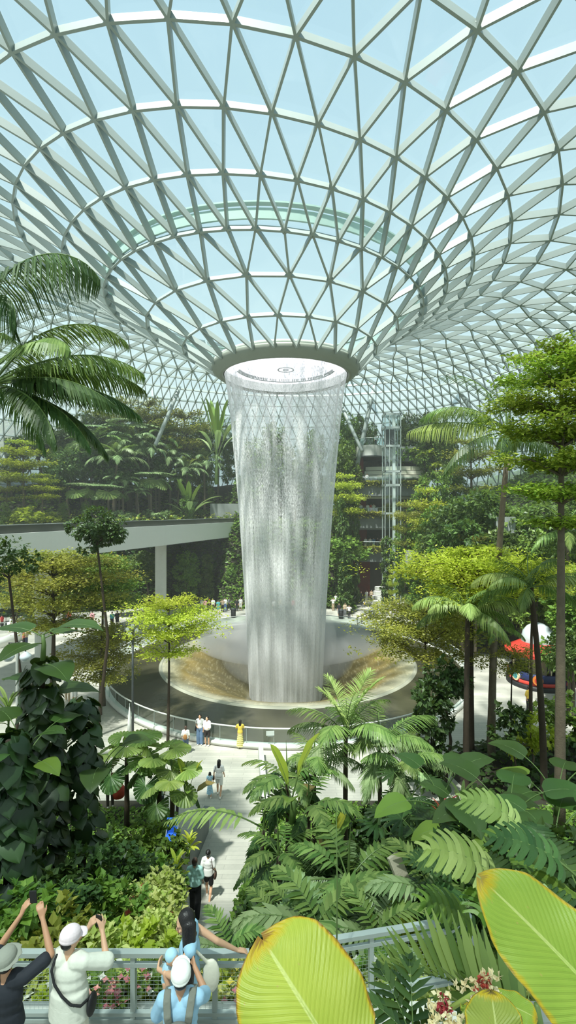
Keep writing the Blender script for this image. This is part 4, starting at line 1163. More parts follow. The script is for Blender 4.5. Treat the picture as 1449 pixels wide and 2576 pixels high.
lp.scale = (.86,) * 3; q = P(-72, 965, 14.2); lp.location = (q[0], q[1], q[2] - 15.7 * .86)
lp2 = palm('palm_tree', 'palm frond crown hanging in at the upper left border beside the roof', 'palm tree', 18.0,
           [(-5, frond_mesh(4.2, 1.35, 2.4, 84, 1.3, .05, .1, 1.25, seed=80, mat=L_PALMD, p=1.2), 1.1), (-60, pf['arch'], .8), (-30, frond_mesh(2.8, 1.05, 2.9, 60, 1.15, .04, .1, 1.25, seed=81, mat=L_PALMD, p=1.0), .9), (150, pf['arch'], .8), (220, pf['arch'], .8)], .16, crown=1.0)
q = P(-125, 800, 13.4); lp2.location = (q[0], q[1], q[2] - 18.9)
rp_ = palm('palm_tree', 'tall feathery palm with a thin trunk beside the layered crown at right', 'palm tree', 15.2,
          [(25, pf['up'], 1.5), (165, pf['up'], 1.2), (60, pf['up'], 1.4), (186, pf['arch'], 1.0), (174, pf['arch'], 1.1), (-8, pf['flat'], 1.05), (-40, pf['low'], 1.0), (183, pf['pale'], 1.15), (203, pf['low'], 1.1), (240, pf['low'], .9), (100, pf['arch'], 1), (60, pf['flat'], 1), (-75, pf['low'], .85), (20, pf['low'], 1)], .15, crown=1.5)
q = P(1236, 1125, 23.5); rp_.location = (q[0], q[1], q[2] - 15.9)
pf2 = {k: frond_mesh(L, e, dr, 44, .62, .05, .1, .9, seed=i + 90, mat=m_) for i, (k, L, e, dr, m_) in enumerate((('up', 2.2, 1.2, 1.3, L_PALM), ('arch', 2.5, .7, 1.5, L_PALMY), ('low', 2.4, .15, 1.2, L_PALM)))}
for px, py, d, lab, n, hh in ((1335, 1478, 20, 'palm with a leaning dark trunk in front of the carousel', 10, 9.6), (1172, 1535, 21.5, 'palm with pale drooping fronds between the layered crowns at right', 11, 9)):
    o = palm('palm_tree', lab, 'palm tree', hh, fronds([pf2['up'], pf2['arch'], pf2['low']], n, px) + [(180, pf2['arch'], 1.1), (-5, pf2['arch'], 1.1)], .12, bark=M_BARKD, bend=-.06 if px > 1300 else .01)
    q = P(px, py, d); o.location = (q[0] + (.06 * hh if px > 1300 else 0), d, q[2] - hh)
for px, y1, d, lab, hh in ((1230, 1640, 24.2, 'slim bare brown trunk standing just right of the layered tree trunk', 7.6),):
    o = palm('palm_tree', lab, 'palm tree', hh, fronds([pf2['up'], pf2['low']], 8, 3, sc=(.55, .7)), .11, bark=M_BARKD); q = P(px, y1, d); o.location = (q[0], d, 0)

# ------------------------------------------------------------------ palms beside the path
wf_ = {k: frond_mesh(L, e, dr, n, lf, lw, vee, hg, seed=i + 110, mat=m_, t0=.22, wid=.02, p=1.3) for i, (k, L, e, dr, n, lf, lw, vee, hg, m_) in enumerate((
    ('up', 1.9, 1.35, .7, 34, .50, .045, .3, .5, L_PALMY), ('arch', 2.1, .9, 1.3, 36, .52, .05, .2, .7, L_PALM), ('low', 2.1, .3, 1.1, 34, .50, .05, .1, .8, L_GREY),
    ('wide', 2.0, .75, 1.4, 15, .46, .125, .15, .5, L_PALM), ('widelow', 2.0, .1, 1.2, 15, .46, .13, .1, .55, L_PALMD), ('widepale', 2.3, .55, 1.2, 17, .42, .10, .1, .6, L_PALMY)))}
A_, B_, C_ = [wf_['up'], wf_['arch'], wf_['low']], [wf_['arch'], wf_['low']], [wf_['wide'], wf_['widelow']]
for px, py, d, lab, ms, n, hh, tr, sc in (
    (868, 1850, 14.0, 'tall pale palm crown rising in front of the waterfall foot', A_, 13, 5.4, .075, (.9, 1.15)),
    (958, 1880, 14.6, 'feathery palm spreading right of the pale palm crown', B_, 12, 5.0, .07, (.9, 1.1)),
    (790, 1920, 13.2, 'feathery palm between the pale palm crown and the plaza walk', B_, 11, 4.4, .06, (.6, .75)),
    (725, 1965, 12.4, 'palm with broad leaflets leaning over the walk', C_, 11, 4.2, .06, (.6, .75)),
    (775, 2030, 11.4, 'shaded palm with broad dark leaflets behind the railing planting', C_, 10, 3.3, .06, (.65, .8)),
    (702, 2150, 10.4, 'low palm with shiny lit leaflets at the right edge of the walk', C_, 10, 2.3, .055, (.55, .68)),
    (873, 2215, 9.2, 'short palm with a pale ringed trunk in the middle of the bed', [wf_['wide'], wf_['low']], 10, 2.6, .06, (.7, .9)),
    (1010, 1925, 13.5, 'feathery palm with hanging grey green fronds left of the dark big leaves', B_, 10, 4.2, .06, (.6, .75))):
    o = palm('palm_tree', lab, 'palm tree', hh, fronds(ms, n, px, sc=sc), tr, bend=.01, spear=True)
    q = P(px, py, d); o.location = (q[0], d, q[2] - hh); o.rotation_euler = (0, 0, rng.random() * 6)
# one long pale frond arching over the walk
o = palm('palm_tree', 'slim palm with one long pale frond arching left over the walk', 'palm tree', 2.7, [(176, wf_['widepale'], 1.12), (250, wf_['widelow'], .5), (20, wf_['wide'], .9), (70, wf_['wide'], .9), (-60, wf_['widelow'], .8), (100, wf_['wide'], .6)], .05)
q = P(650, 2085, 11.6); o.location = (q[0], q[1], q[2] - 2.7)
# low ferny palms just behind the railing
lowf = [frond_mesh(1.25, .95, 1.1, 13, .40, .10, .2, .4, seed=130, mat=L_PALM, t0=.12, wid=.012), frond_mesh(1.3, .55, .9, 14, .42, .105, .15, .45, seed=131, mat=L_GREY, t0=.12, wid=.012), frond_mesh(1.3, .2, .8, 14, .42, .105, .1, .5, seed=132, mat=L_PALMD, t0=.12, wid=.012)]
for px, py, d, lab, n, s in (
    (800, 2330, 7.6, 'low palm with fan of striped leaflets just behind the pale handrail', 10, 1.0), (575, 2375, 7.2, 'low fern palm left of the big yellow leaf behind the railing', 8, .55),
    (690, 2310, 8.0, 'low palm tuft behind the fern palm beside the walk', 8, .6), (945, 2345, 7.2, 'low palm tuft above the bright handrail', 8, .7),
    (905, 2200, 9.6, 'pale low palm right of the thin upright stalk', 8, .7), (1080, 2230, 7.6, 'dark low palm between the tilted slab and the split leaves', 8, .75),
    (735, 2290, 8.6, 'shaded low palm behind the striped palm fan', 8, .65)):
    o = rosette('fern_palm', lab, 'palm', ring_leaves(lowf, n, .25, px, (.85, 1.1)), .25, .03, lname='frond'); q = P(px, py, d); o.location = (q[0], d, q[2] - .2); o.scale = (s,) * 3

# ------------------------------------------------------------------ big leaved plants
M_FANL = leafmat('fan palm leaf', (120, 150, 70), (160, 184, 96), .4, .35)
fL = [fan_mesh(.62, M_FANL, 1.0, 1.1, .5, 20, 300, .12), fan_mesh(.66, L_PALM, 1.0, .7, .7, 20, 300, .12), fan_mesh(.62, L_PALMD, .9, .3, .8, 20, 300, .12)]
for px, py, d, lab, s, hh in ((318, 1872, 17.5, 'round leaved fan palm standing left of the pair on fuzzy trunks', 1.0, 3.4), (400, 1885, 17.0, 'round leaved fan palm on a fuzzy brown trunk left of the walk', .95, 3.0), (432, 1925, 16.4, 'small fan palm leaning toward the walk from the fuzzy trunks', .85, 2.6)):
    o = rosette('fan_palm', lab, 'fan palm', ring_leaves(fL, 10, hh, px, h0=hh - .35), hh, .09, bark=M_BARKD); q = P(px, py, d); o.location = (q[0], d, q[2] - hh - .5 * s); o.scale = (s,) * 3
hm = {}
def heart_mesh(key, L, e0, droop, pet, mat, W=.85):
    if key not in hm:
        hm[key] = blade_mesh(L, L * W, e0, droop, mat, pet, nu=14, nv=5, prof=([0, .04, .14, .3, .55, .8, .95, 1], [.55, .8, .97, 1, .82, .45, .14, .01]), fold=.2, wave=.012, sr=.016, edgecurl=.12)
    return hm[key]
HD = [heart_mesh('d1', .75, 1.2, 1.6, .9, L_DARK), heart_mesh('d2', .8, .9, 1.5, .95, L_DARK), heart_mesh('d3', .75, .6, 1.3, .8, L_MID)]
for px, py, d, lab, n, s, up in ((1110, 1900, 9.8, 'dark elephant ear with a big upright leaf right of the grey green palm', 6, 1.0, 0), (1280, 1945, 9.0, 'dark elephant ear in front of the seated couple', 7, 1.05, 0), (1190, 1985, 9.4, 'dark elephant ear between the two right hand trunks', 6, .9, 0),
                                 (1400, 1900, 11, 'dark elephant ear at the right border beside the thick trunk', 7, 1.1, 0), (1390, 2010, 8, 'shaded elephant ear near the right border above the split leaves', 6, .9, 0), (255, 1845, 12.2, 'dark elephant ear with one big round leaf left of the fan palms', 5, 1.0, 0), (60, 1800, 10, 'dark elephant ear among the climber columns', 6, .9, 0)):
    o = rosette('elephant_ear', lab, 'plant', ring_leaves(HD, n, .2, px, (.85, 1.1)), .3, .05); q = P(px, py, d); o.location = (q[0], d, q[2] - 1.15 * s); o.scale = (s,) * 3
BN = [blade_mesh(1.2, .42, 1.35, .45, L_LIME, .5, nu=16, nv=5, wave=.03, sr=.02), blade_mesh(1.2, .44, 1.05, .9, L_MID, .5, nu=16, nv=5, wave=.03, sr=.02), blade_mesh(1.1, .42, .7, 1.2, L_BROWN, .5, nu=16, nv=5, wave=.04, sr=.02)]
for px, py, d, lab, n, s in ((830, 2040, 12.5, 'banana plant with a lit leaf and brown dry leaves behind the short palm', 7, 1.0), (735, 1890, 11.0, 'spiky plant with one long dark blade pointing up before the pool rail', 4, .9), (475, 1930, 16.5, 'banana plant with a bright leaf bending over the walk', 4, .7)):
    o = rosette('banana_plant', lab, 'plant', ring_leaves(BN, n, .5, px), .5, .07); q = P(px, py, d); o.location = (q[0], d, q[2] - 1.7 * s); o.scale = (s,) * 3
RH = [fan_mesh(.45, L_DARK, .7, 1.1, .5, 9, 220, .65, .03), fan_mesh(.48, L_DARK, .7, .5, .8, 9, 220, .65, .03)]
for px, py, d, lab, n, hh in ((1035, 1975, 12.4, 'dark fan leaved clump left of the big dark leaves', 18, 2.2), (1000, 2060, 11, 'dark lady palm clump above the tilted slab', 16, 1.6), (1065, 2090, 10, 'dark lady palm clump right above the tilted slab', 14, 1.5)):
    o = rosette('lady_palm', lab, 'palm', ring_leaves(RH, n, hh, px, h0=.3), hh, .04); q = P(px, py, d); o.location = (q[0], d, q[2] - hh - .3)
CR = [blade_mesh(.62, .10, 1.2, .8, L_PALMY, .05, nu=9, nv=2, sr=.008), blade_mesh(.62, .11, .7, 1.0, L_PALM, .05, nu=9, nv=2, sr=.008)]
CY_ = [blade_mesh(.4, .10, 1.2, .8, L_LIME, .03, nu=9, nv=2, sr=.006), blade_mesh(.42, .11, .6, 1.0, L_LIME, .03, nu=9, nv=2, sr=.006)]
CRD = [blade_mesh(.5, .09, 1.25, .7, L_RED, .03, nu=9, nv=2, sr=.006), blade_mesh(.5, .09, .8, .9, L_RED, .03, nu=9, nv=2, sr=.006)]
for px, py, d, lab, n, hh, ms in ((1162, 1975, 10.6, 'pale leaved cordyline in front of the dark trunks', 22, 1.5, CR), (443, 2145, 12.4, 'yellow leafed upright shrub at the left edge of the walk', 30, 1.1, CY_), (1115, 2010, 10.4, 'red leaved cordyline beside the pale one', 14, .9, CRD), (476, 2090, 15.4, 'yellow tipped dracaena by the wall along the walk', 18, .5, CY_), (20, 1745, 11.5, 'pale strap leaved plant at the left border', 16, .6, CR)):
    o = rosette('cordyline', lab, 'plant', ring_leaves(ms, n, hh, px, (.8, 1.1), .15), hh, .02); q = P(px, py, d); o.location = (q[0], d, q[2] - hh - .3)

# climber columns clothed in heart shaped leaves
def climber(label, px, py0, py1, d, rad, n, leaf, mat, seed):
    r = np.random.default_rng(seed)
    a = P(px, py0, d); c = P(px, py1, d); h = a[2] - c[2]
    root = thing('climber_column', label, 'climber', c)
    m = MB(); m.tube([(0, 0, 0), (.05, 0, h * .5), (0, 0, h * .97)], [.11, .09, .06], 8); m.build('pole', M_BARKD, root, True)
    az = r.random(n) * 2 * math.pi; z = h * r.random(n) ** .9
    rr = rad * (.55 + .5 * r.random(n)) * (1 - .35 * (z / h) ** 3)
    o = np.stack([np.cos(az), np.sin(az), 0 * az], 1)
    pos = o * rr[:, None] + np.stack([0 * z, 0 * z, z], 1)
    dd = o * .7 + np.array([0, 0, -.75]) + r.normal(size=(n, 3)) * .2; up = o * .8 + np.array([0, 0, .7]) + r.normal(size=(n, 3)) * .15
    m = MB(); m.leaves(T_HEART, F_H, pos, dd, up, leaf * (.7 + .5 * r.random(n)), UV_H); m.build('foliage', mat, root, True)
    return root
L_PIL = leafmat('climber leaf', (24, 44, 24), (58, 82, 42), .35, .15, .5)
climber('tall pillar of dark heart shaped climber leaves at left', 105, 1660, 2200, 11.2, .50, 300, .38, L_PIL, 140)
climber('pillar of dark climber leaves just left of the round big leaf', 205, 1760, 2220, 12.2, .46, 230, .34, L_PIL, 141)
climber('pillar of dark climber leaves cut by the left border', 22, 1850, 2240, 9.6, .5, 220, .36, L_PIL, 142)
# giant leaf umbrella above the first pillar
UM = [heart_mesh('u1', 1.0, .5, 1.0, .35, L_DARK, .9), heart_mesh('u2', .95, .25, .8, .35, L_DARK, .9)]
o = rosette('elephant_ear', 'giant dark leaves spread flat like an umbrella on top of the left pillar', 'plant', [(0, UM[0], 1.1, .5), (178, UM[0], 1.0, .45), (60, UM[1], .9, .4), (250, UM[1], .9, .3), (-40, UM[1], 1, -.2), (160, UM[1], 1, -.6), (20, UM[1], 1, -.9)], .5, .05)
q = P(108, 1650, 11.2); o.location = tuple(q)

# ------------------------------------------------------------------ split leaved monsteras
SL = {k: split_mesh(L, W, e, dr, m_, pet, lb, hl, seed=i, heart=.3) for i, (k, L, W, e, dr, m_, pet, lb, hl) in enumerate((
    ('a', .62, .66, 1.0, 1.1, L_MID, .22, 9, .45), ('b', .66, .70, .9, 1.2, L_PALMY, .22, 9, .45), ('c', .58, .64, .8, 1.1, L_GREY, .2, 9, .45), ('d', .6, .62, .7, 1.0, L_PALMD, .2, 9, .45)))}
for px, py, d, lab, lv, hz_ in (
    (1295, 2215, 5.2, 'monstera with the biggest bright split leaf above the tip of the lime green leaf', [(168, SL['b'], 1.25, .25), (215, SL['a'], 1.0, .0), (100, SL['d'], .9, .1), (20, SL['d'], .8, 0)], .3),
    (1345, 2105, 5.8, 'monstera raising one pale split leaf on a long stalk above the others', [(155, SL['b'], 1.1, .35), (240, SL['a'], .8, 0), (60, SL['d'], .8, .1)], .4),
    (1462, 2165, 4.8, 'monstera at the right border with a dark split leaf', [(160, SL['d'], 1.15, .25), (205, SL['a'], .8, 0), (95, SL['d'], .8, .1)], .3),
    (1475, 2310, 4.0, 'monstera at the right border with a pale grey split leaf above the lime leaf', [(160, SL['c'], 1.0, .25), (100, SL['d'], .8, .1)], .3),
    (1215, 2310, 5.6, 'monstera with a drooping split leaf left of the biggest bright one', [(178, SL['a'], 1.05, .2), (140, SL['d'], .9, .1), (235, SL['a'], .7, 0)], .3),
    (1160, 2170, 7.2, 'smaller dark monstera behind the biggest bright split leaf', [(170, SL['d'], 1.0, .2), (100, SL['d'], .9, .2), (220, SL['d'], .8, 0)], .3)):
    o = rosette('monstera', lab, 'plant', lv, hz_, .03); q = P(px, py, d); o.location = (q[0], d, q[2] - .45)

# ------------------------------------------------------------------ shrubs on the bank
def shrub(nm, lab, px, py, d, w, h, mat, leaf, n, seed, extra=None, T=None, cat='shrub'):
    b_ = [(0, 0, h * .62, h * .36), (w * .45, .1, h * .5, h * .34), (-w * .45, 0, h * .5, h * .34), (.1, -.25 * w, h * .36, h * .34), (w * .25, -.2 * w, h * .58, h * .28), (-w * .25, -.2 * w, h * .3, h * .32), (w * .7, 0, h * .3, h * .28), (-w * .7, -.1, h * .3, h * .28)]
    o = bushy(nm, lab, cat, h, b_, .03, mat, n, leaf, T, M_BARKD, None, seed, .2, extra)
    q = P(px, py, d); o.location = (q[0], d, q[2] - h * .98)
    return o
V_VAR = leafmat('variegated leaf', (156, 174, 66), (226, 224, 146), trans=.35)
M_FLW = (L_WHITE, 26, .07)
for i, a in enumerate((
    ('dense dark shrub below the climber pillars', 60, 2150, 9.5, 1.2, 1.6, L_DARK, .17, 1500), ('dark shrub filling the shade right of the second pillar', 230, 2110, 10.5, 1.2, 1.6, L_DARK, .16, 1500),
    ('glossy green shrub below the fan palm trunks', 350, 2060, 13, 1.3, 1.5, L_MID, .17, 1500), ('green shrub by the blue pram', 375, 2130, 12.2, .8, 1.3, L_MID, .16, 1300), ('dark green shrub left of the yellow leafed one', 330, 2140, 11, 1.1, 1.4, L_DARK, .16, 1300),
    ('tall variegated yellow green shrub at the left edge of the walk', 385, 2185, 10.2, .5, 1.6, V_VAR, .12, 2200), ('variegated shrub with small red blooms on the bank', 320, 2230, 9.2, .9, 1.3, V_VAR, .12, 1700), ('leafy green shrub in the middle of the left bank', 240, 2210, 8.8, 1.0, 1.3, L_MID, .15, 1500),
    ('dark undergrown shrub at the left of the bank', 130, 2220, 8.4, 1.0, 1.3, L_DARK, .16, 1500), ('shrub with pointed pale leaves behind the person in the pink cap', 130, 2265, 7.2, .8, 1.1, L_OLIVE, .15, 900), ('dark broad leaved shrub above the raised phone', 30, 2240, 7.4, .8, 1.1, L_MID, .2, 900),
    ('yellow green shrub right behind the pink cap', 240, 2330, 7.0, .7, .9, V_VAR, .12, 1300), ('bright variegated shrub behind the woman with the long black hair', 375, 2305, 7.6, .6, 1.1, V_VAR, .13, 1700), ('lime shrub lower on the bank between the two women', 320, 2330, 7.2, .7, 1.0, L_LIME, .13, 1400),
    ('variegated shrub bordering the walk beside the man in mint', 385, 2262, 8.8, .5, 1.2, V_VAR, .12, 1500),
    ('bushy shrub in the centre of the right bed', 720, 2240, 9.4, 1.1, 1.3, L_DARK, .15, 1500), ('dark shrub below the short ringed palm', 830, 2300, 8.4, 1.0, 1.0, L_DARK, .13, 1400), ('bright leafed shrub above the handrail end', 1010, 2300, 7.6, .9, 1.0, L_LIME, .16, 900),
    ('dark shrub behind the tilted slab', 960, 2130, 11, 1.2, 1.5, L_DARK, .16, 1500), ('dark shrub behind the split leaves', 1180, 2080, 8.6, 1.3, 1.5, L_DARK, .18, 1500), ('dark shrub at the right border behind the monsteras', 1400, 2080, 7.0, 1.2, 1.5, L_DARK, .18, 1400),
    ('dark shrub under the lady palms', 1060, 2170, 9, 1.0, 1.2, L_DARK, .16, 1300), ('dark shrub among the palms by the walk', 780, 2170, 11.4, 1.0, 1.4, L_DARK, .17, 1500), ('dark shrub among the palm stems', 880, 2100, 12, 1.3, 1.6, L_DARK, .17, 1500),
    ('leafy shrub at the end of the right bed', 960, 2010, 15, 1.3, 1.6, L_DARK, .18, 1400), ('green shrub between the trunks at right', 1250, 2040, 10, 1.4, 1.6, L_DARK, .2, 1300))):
    shrub('shrub', *a, 200 + i, (L_RED, 16, .08) if 'red blooms' in a[0] else None)
# flower bed seen through the railing
for i, a in enumerate((('white flowering plant behind the dark shirted man', 30, 2440, 6.25), ('white flowering plant left of the person in the pink cap', 105, 2440, 6.3), ('green plant with white flowers right of the pink cap person', 255, 2440, 6.25), ('white flowering plant in the middle of the railing', 310, 2420, 6.4),
                       ('white flowering plant behind the rail post', 370, 2450, 6.25), ('white flowering plant beside the sleeping baby', 415, 2420, 6.4), ('yellow flowering plant right of the white cap', 560, 2430, 6.2), ('yellow leafed plant left of the big lime leaf', 605, 2440, 6.3), ('flowering plant beyond the end of the railing', 930, 2410, 6.2), ('yellow green plant behind the handrail near the wide frond', 860, 2440, 6.0))):
    o = shrub('flowering_plant', a[0], a[1], a[2], a[3], .42, .66, (V_VAR, L_LIME, L_MID)[i % 3], .12, 900, 240 + i, ((L_YEL if 'yellow f' in a[0] else L_WHITE), 30, .06), cat='plant')
for i, (px, py, lab) in enumerate(((255, 2490, 'pink flowering plant low behind the railing beside the pink cap person'), (160, 2520, 'pale pink flowers at the foot of the railing'), (310, 2450, 'soft pink flowering plant behind the middle of the railing'), (590, 2500, 'orange pink flowering plant left of the big lime leaf'))):
    shrub('flowering_plant', lab, px, py, 5.95, .28, .4, L_MID, .09, 260, 260 + i, (L_PINK, 34, .05), cat='plant')
# low cover on the near bank
cover('bank_undergrowth', 'low leafy ground cover on the bank below the railing', z_bank, -9, 11, 5.9, 19, 42000, .15, L_MID, 33, lambda x, y: z_bank(x, y) > np.interp(y, [5.7, 9, 12, 13.5, 15, 16.5, 20], [6.0, 4.2, 2.7, 1.9, 1.14, .9, .45]) + .3, .35)
cover('flower_bed', 'bright leafy flower bed along the foot of the railing', z_bank, -6, 4, 5.92, 7.6, 18000, .12, V_VAR, 34, None, .75)

# ------------------------------------------------------------------ nearest leaves
def lime(name, c1, c2, edge):
    b = NT(name)
    uv = b.n('TexCoord').outputs['UV']; sp = b.n('SeparateXYZ', Vector=uv); u, v = sp.outputs[0], sp.outputs[1]
    av = b.math('ABSOLUTE', b.math('SUBTRACT', v, .5))
    ph = b.math('ADD', b.math('MULTIPLY', u, 150.0), b.math('MULTIPLY', b.math('POWER', av, .8), -75.0))
    wv = b.math('SINE', ph)
    ph2 = b.math('SINE', b.math('MULTIPLY', ph, 4.0))
    col = b.mixc(b.noise(3.0, uv), s2l(c1), s2l(c2))
    col = b.mixc(b.math('MULTIPLY', b.math('ADD', b.math('MULTIPLY', wv, .5), .5), .28), col, s2l(c2))
    mid = b.ramp(av, [(0, 1.0), (.012, 1.0), (.02, 0.0)])
    col = b.mixc(b.math('MULTIPLY', mid, .7), col, s2l((226, 232, 150)))
    ed = b.math('ADD', b.math('MULTIPLY', av, 2.0), b.math('MULTIPLY', b.math('SUBTRACT', b.noise(9.0, uv), .5), .22))
    ed = b.math('MAXIMUM', ed, b.math('ADD', u, b.math('MULTIPLY', b.math('SUBTRACT', b.noise(11.0, uv), .5), .10)))
    col = b.mixc(b.ramp(ed, [(.90, 0.0), (.955, 1.0)]), col, s2l((206, 178, 40)))
    col = b.mixc(b.ramp(ed, [(.965, 0.0), (.99, 1.0)]), col, s2l(edge))
    sp2 = b.ramp(b.noise(16.0, uv, 1), [(.76, 0.0), (.80, 1.0)])
    col = b.mixc(b.math('MULTIPLY', sp2, .7), col, s2l((190, 168, 96)))
    p = b.n('BsdfPrincipled', Base_Color=col, Roughness=.4); p.inputs['Specular IOR Level'].default_value = .35
    hgt = b.math('ADD', b.math('MULTIPLY', wv, .8), b.math('MULTIPLY', ph2, .2))
    nm = b.bump(hgt, .35, .006); b.t.links.new(nm, p.inputs['Normal'])
    t = b.n('BsdfTranslucent', Color=b.mixc(.5, col, s2l((186, 204, 66)))); b.t.links.new(nm, t.inputs['Normal'])
    mx = b.n('MixShader', Fac=.35); b.t.links.new(p.outputs[0], mx.inputs[1]); b.t.links.new(t.outputs[0], mx.inputs[2])
    return b.done(mx.outputs[0])
M_LIME1 = lime('lime leaf', (158, 176, 58), (194, 202, 84), (150, 104, 40)); M_LIME2 = lime('green lime leaf', (130, 164, 58), (168, 192, 80), (170, 140, 60)); M_LIME3 = lime('dull olive leaf', (138, 154, 66), (166, 176, 84), (110, 84, 44))


def big_leaf(name, label, A, B, W, nrm, mat, sag=.05, fold=.18, prof=None, stalk=.5, wave=.01, nu=34, nv=8, side=1.0):
    A, B = np.array(A, float), np.array(B, float); L = np.linalg.norm(B - A); t = (B - A) / L
    n = np.array(nrm, float); n -= t * np.dot(n, t); n /= np.linalg.norm(n); x = np.cross(t, n)
    u = np.linspace(0, 1, nu); v = np.linspace(-1, 1, 2 * nv + 1)
    w = np.interp(u, *(prof or ([0, .05, .15, .35, .6, .78, .9, .96, 1], [.15, .5, .82, 1, 1, .9, .68, .42, .03]))) * W / 2
    c = u[:, None] * (B - A) + (np.sin(u * math.pi * .8) * sag)[:, None] * n
    g = c[:, None] + (w[:, None] * v[None])[:, :, None] * x * math.cos(fold) + (w[:, None] * (np.abs(v)[None] * math.sin(fold) - .22 * v[None] ** 2) + wave * np.sin(u[:, None] * 17 + np.sign(v)[None]) * v[None] ** 2)[:, :, None] * n
    g = g + (side * .05 * W * np.abs(v)[None, :, None] ** 2) * t
    root = thing(name, label, 'leaf', A)
    i, j = np.meshgrid(np.arange(nu - 1), np.arange(2 * nv), indexing='ij'); k = 2 * nv + 1; a = (i * k + j).ravel()
    m = MB(); m.add(g.reshape(-1, 3), np.stack([a, a + k, a + k + 1, a + 1], 1), np.stack(np.broadcast_arrays(u[:, None], v[None] * .5 + .5), 2).reshape(-1, 2)); m.build('blade', mat, root, True, uv=True)
    m = MB(); m.tube(np.concatenate([[-t * stalk - np.array([0, 0, stalk * .8]), -t * stalk * .4 - np.array([0, 0, .1 * stalk])], c[::4] - n * .004]), np.concatenate([[.012, .011], np.linspace(.009, .0015, len(c[::4]))]), 7); m.build('stalk', leafmat('leaf stalk', (170, 190, 90), (190, 205, 110)), root, True)
    return root


big_leaf('lime_leaf', 'huge lime yellow leaf with brown burnt edge rising before the railing', P(912, 2768, 1.36), P(662, 2366, 1.62), .385, (0.1, -.75, .66), M_LIME1, .03, .12)
big_leaf('lime_leaf', 'huge lime green leaf coming in from the lower right border', P(1600, 2612, 1.30), P(1206, 2214, 1.52), .30, (.15, -.72, .7), M_LIME2, .03, .2, ([0, .05, .15, .35, .6, .78, .9, .96, 1], [.3, .6, .85, 1, .95, .78, .52, .3, .03]))
big_leaf('lime_leaf', 'dull olive leaf tip between the orchid and the lower right lime leaf', P(1262, 2760, 1.18), P(1232, 2496, 1.30), .155, (0, -.7, .7), M_LIME3, .02, .1)
big_leaf('lime_leaf', 'small bright yellow leaf at the left foot of the huge lime leaf', P(622, 2600, 1.7), P(609, 2528, 1.75), .05, (0, -.7, .7), M_LIME1, .01, .2, nv=4, stalk=.2)
big_leaf('lime_leaf', 'small bright leaf beside the orchid sprays pointing right', P(1232, 2512, 2.3), P(1350, 2566, 2.2), .12, (.2, -.6, .8), M_LIME2, .03, .2, nv=5, stalk=.2)
big_leaf('lime_leaf', 'tiny upright bright leaf above the olive leaf tip', P(1168, 2545, 2.3), P(1172, 2522, 2.3), .05, (0, -.7, .7), M_LIME2, .01, .2, nv=4, stalk=.2)

# wide frond in front of the handrail end
wfm = frond_mesh(1.25, .42, .55, 20, .52, .075, .95, .05, seed=150, mat=L_PALM, t0=.06, wid=.012)
wfd = frond_mesh(1.0, .9, .7, 9, .46, .11, .1, .3, seed=151, mat=L_DARK, t0=.1, wid=.012)
o = rosette('fern_palm', 'palm with one wide grey green frond in front of the handrail end', 'palm', [(172, wfm, .88, .2), (150, wfm, .62, .1), (200, wfd, .8, .05), (240, wfd, .7, .05)], .3, .03, lname='frond')
q = P(1350, 2475, 3.5); o.location = (q[0], q[1], q[2] - .45)
o = rosette('fern_palm', 'dark shiny leafed palm at the lower edge left of the orchid', 'palm', [(120, wfd, .8, .1), (165, wfd, .75, .1), (80, wfd, .8, .15), (220, wfd, .7, 0), (30, wfd, .6, 0)], .2, .02, lname='frond')
o.scale = (.5,) * 3; q = P(1040, 2570, 3.0); o.location = (q[0], q[1], q[2] - .2)
# orchid sprays
oc_ = thing('orchid', 'orchid sprays of cream blossom with red tips at the lower right', 'flower', P(1120, 2592, 2.1))
r = np.random.default_rng(9)
for k, (bx, by, bz, tx, tz) in enumerate(((0, 0, -.25, .17, .33), (-.02, 0, -.25, -.02, .22), (-.05, 0, -.25, -.10, .05))):
    t = np.linspace(0, 1, 10); pts = np.stack([bx + (tx - bx) * t ** 1.5, by + 0 * t - .05 * t, bz + (tz - bz) * t - .04 * t ** 3], 1)
    m = MB(); m.tube(pts, np.linspace(.006, .003, 10), 5); m.build('flower_stem', M_PGREEN, oc_)
    for nm, mat, cnt, sz in (('blossom', leafmat('cream petal', (232, 214, 160), (246, 236, 200), .5, .3, tcol=(240, 220, 160)), 46, .026), ('bud', L_RED, 22, .018)):
        m = MB(); s = r.random(cnt) * (.12 if nm == 'bud' else .65) + (.86 if nm == 'bud' else .35); c = np.stack([np.interp(s, t, pts[:, i]) for i in range(3)], 1) + r.normal(size=(cnt, 3)) * (.012 if nm == 'bud' else .028)
        for w_ in range(5):
            d_ = r.normal(size=(cnt, 3)); m.leaves(T_WIDE, F_Q, c, d_, r.normal(size=(cnt, 3)), sz)
        m.build(nm, mat, oc_)
# thin upright stalk
m = MB(); m.tube([(0, 0, -1.2), (.01, 0, .3), (0, 0, 1.2)], [.012, .009, .004], 6)
o = m.build('reed_stalk', M_PGREEN, None, True, P(846, 2290, 5.4)); tag(o, 'thin bare upright stalk between the railing and the short palm', 'stalk')
# tilted pale slab
m = MB(); m.box((0, 0, 0), (.22, .08, .66)); o = m.build('stone_slab', solid('slab stone', (176, 168, 148), .8, var=.15, bump=.3), None, False, P(1010, 2205, 7.9), (R(-22), R(-14), R(25))); tag(o, 'pale tilted stone slab lying among the dark shrubs', 'slab')
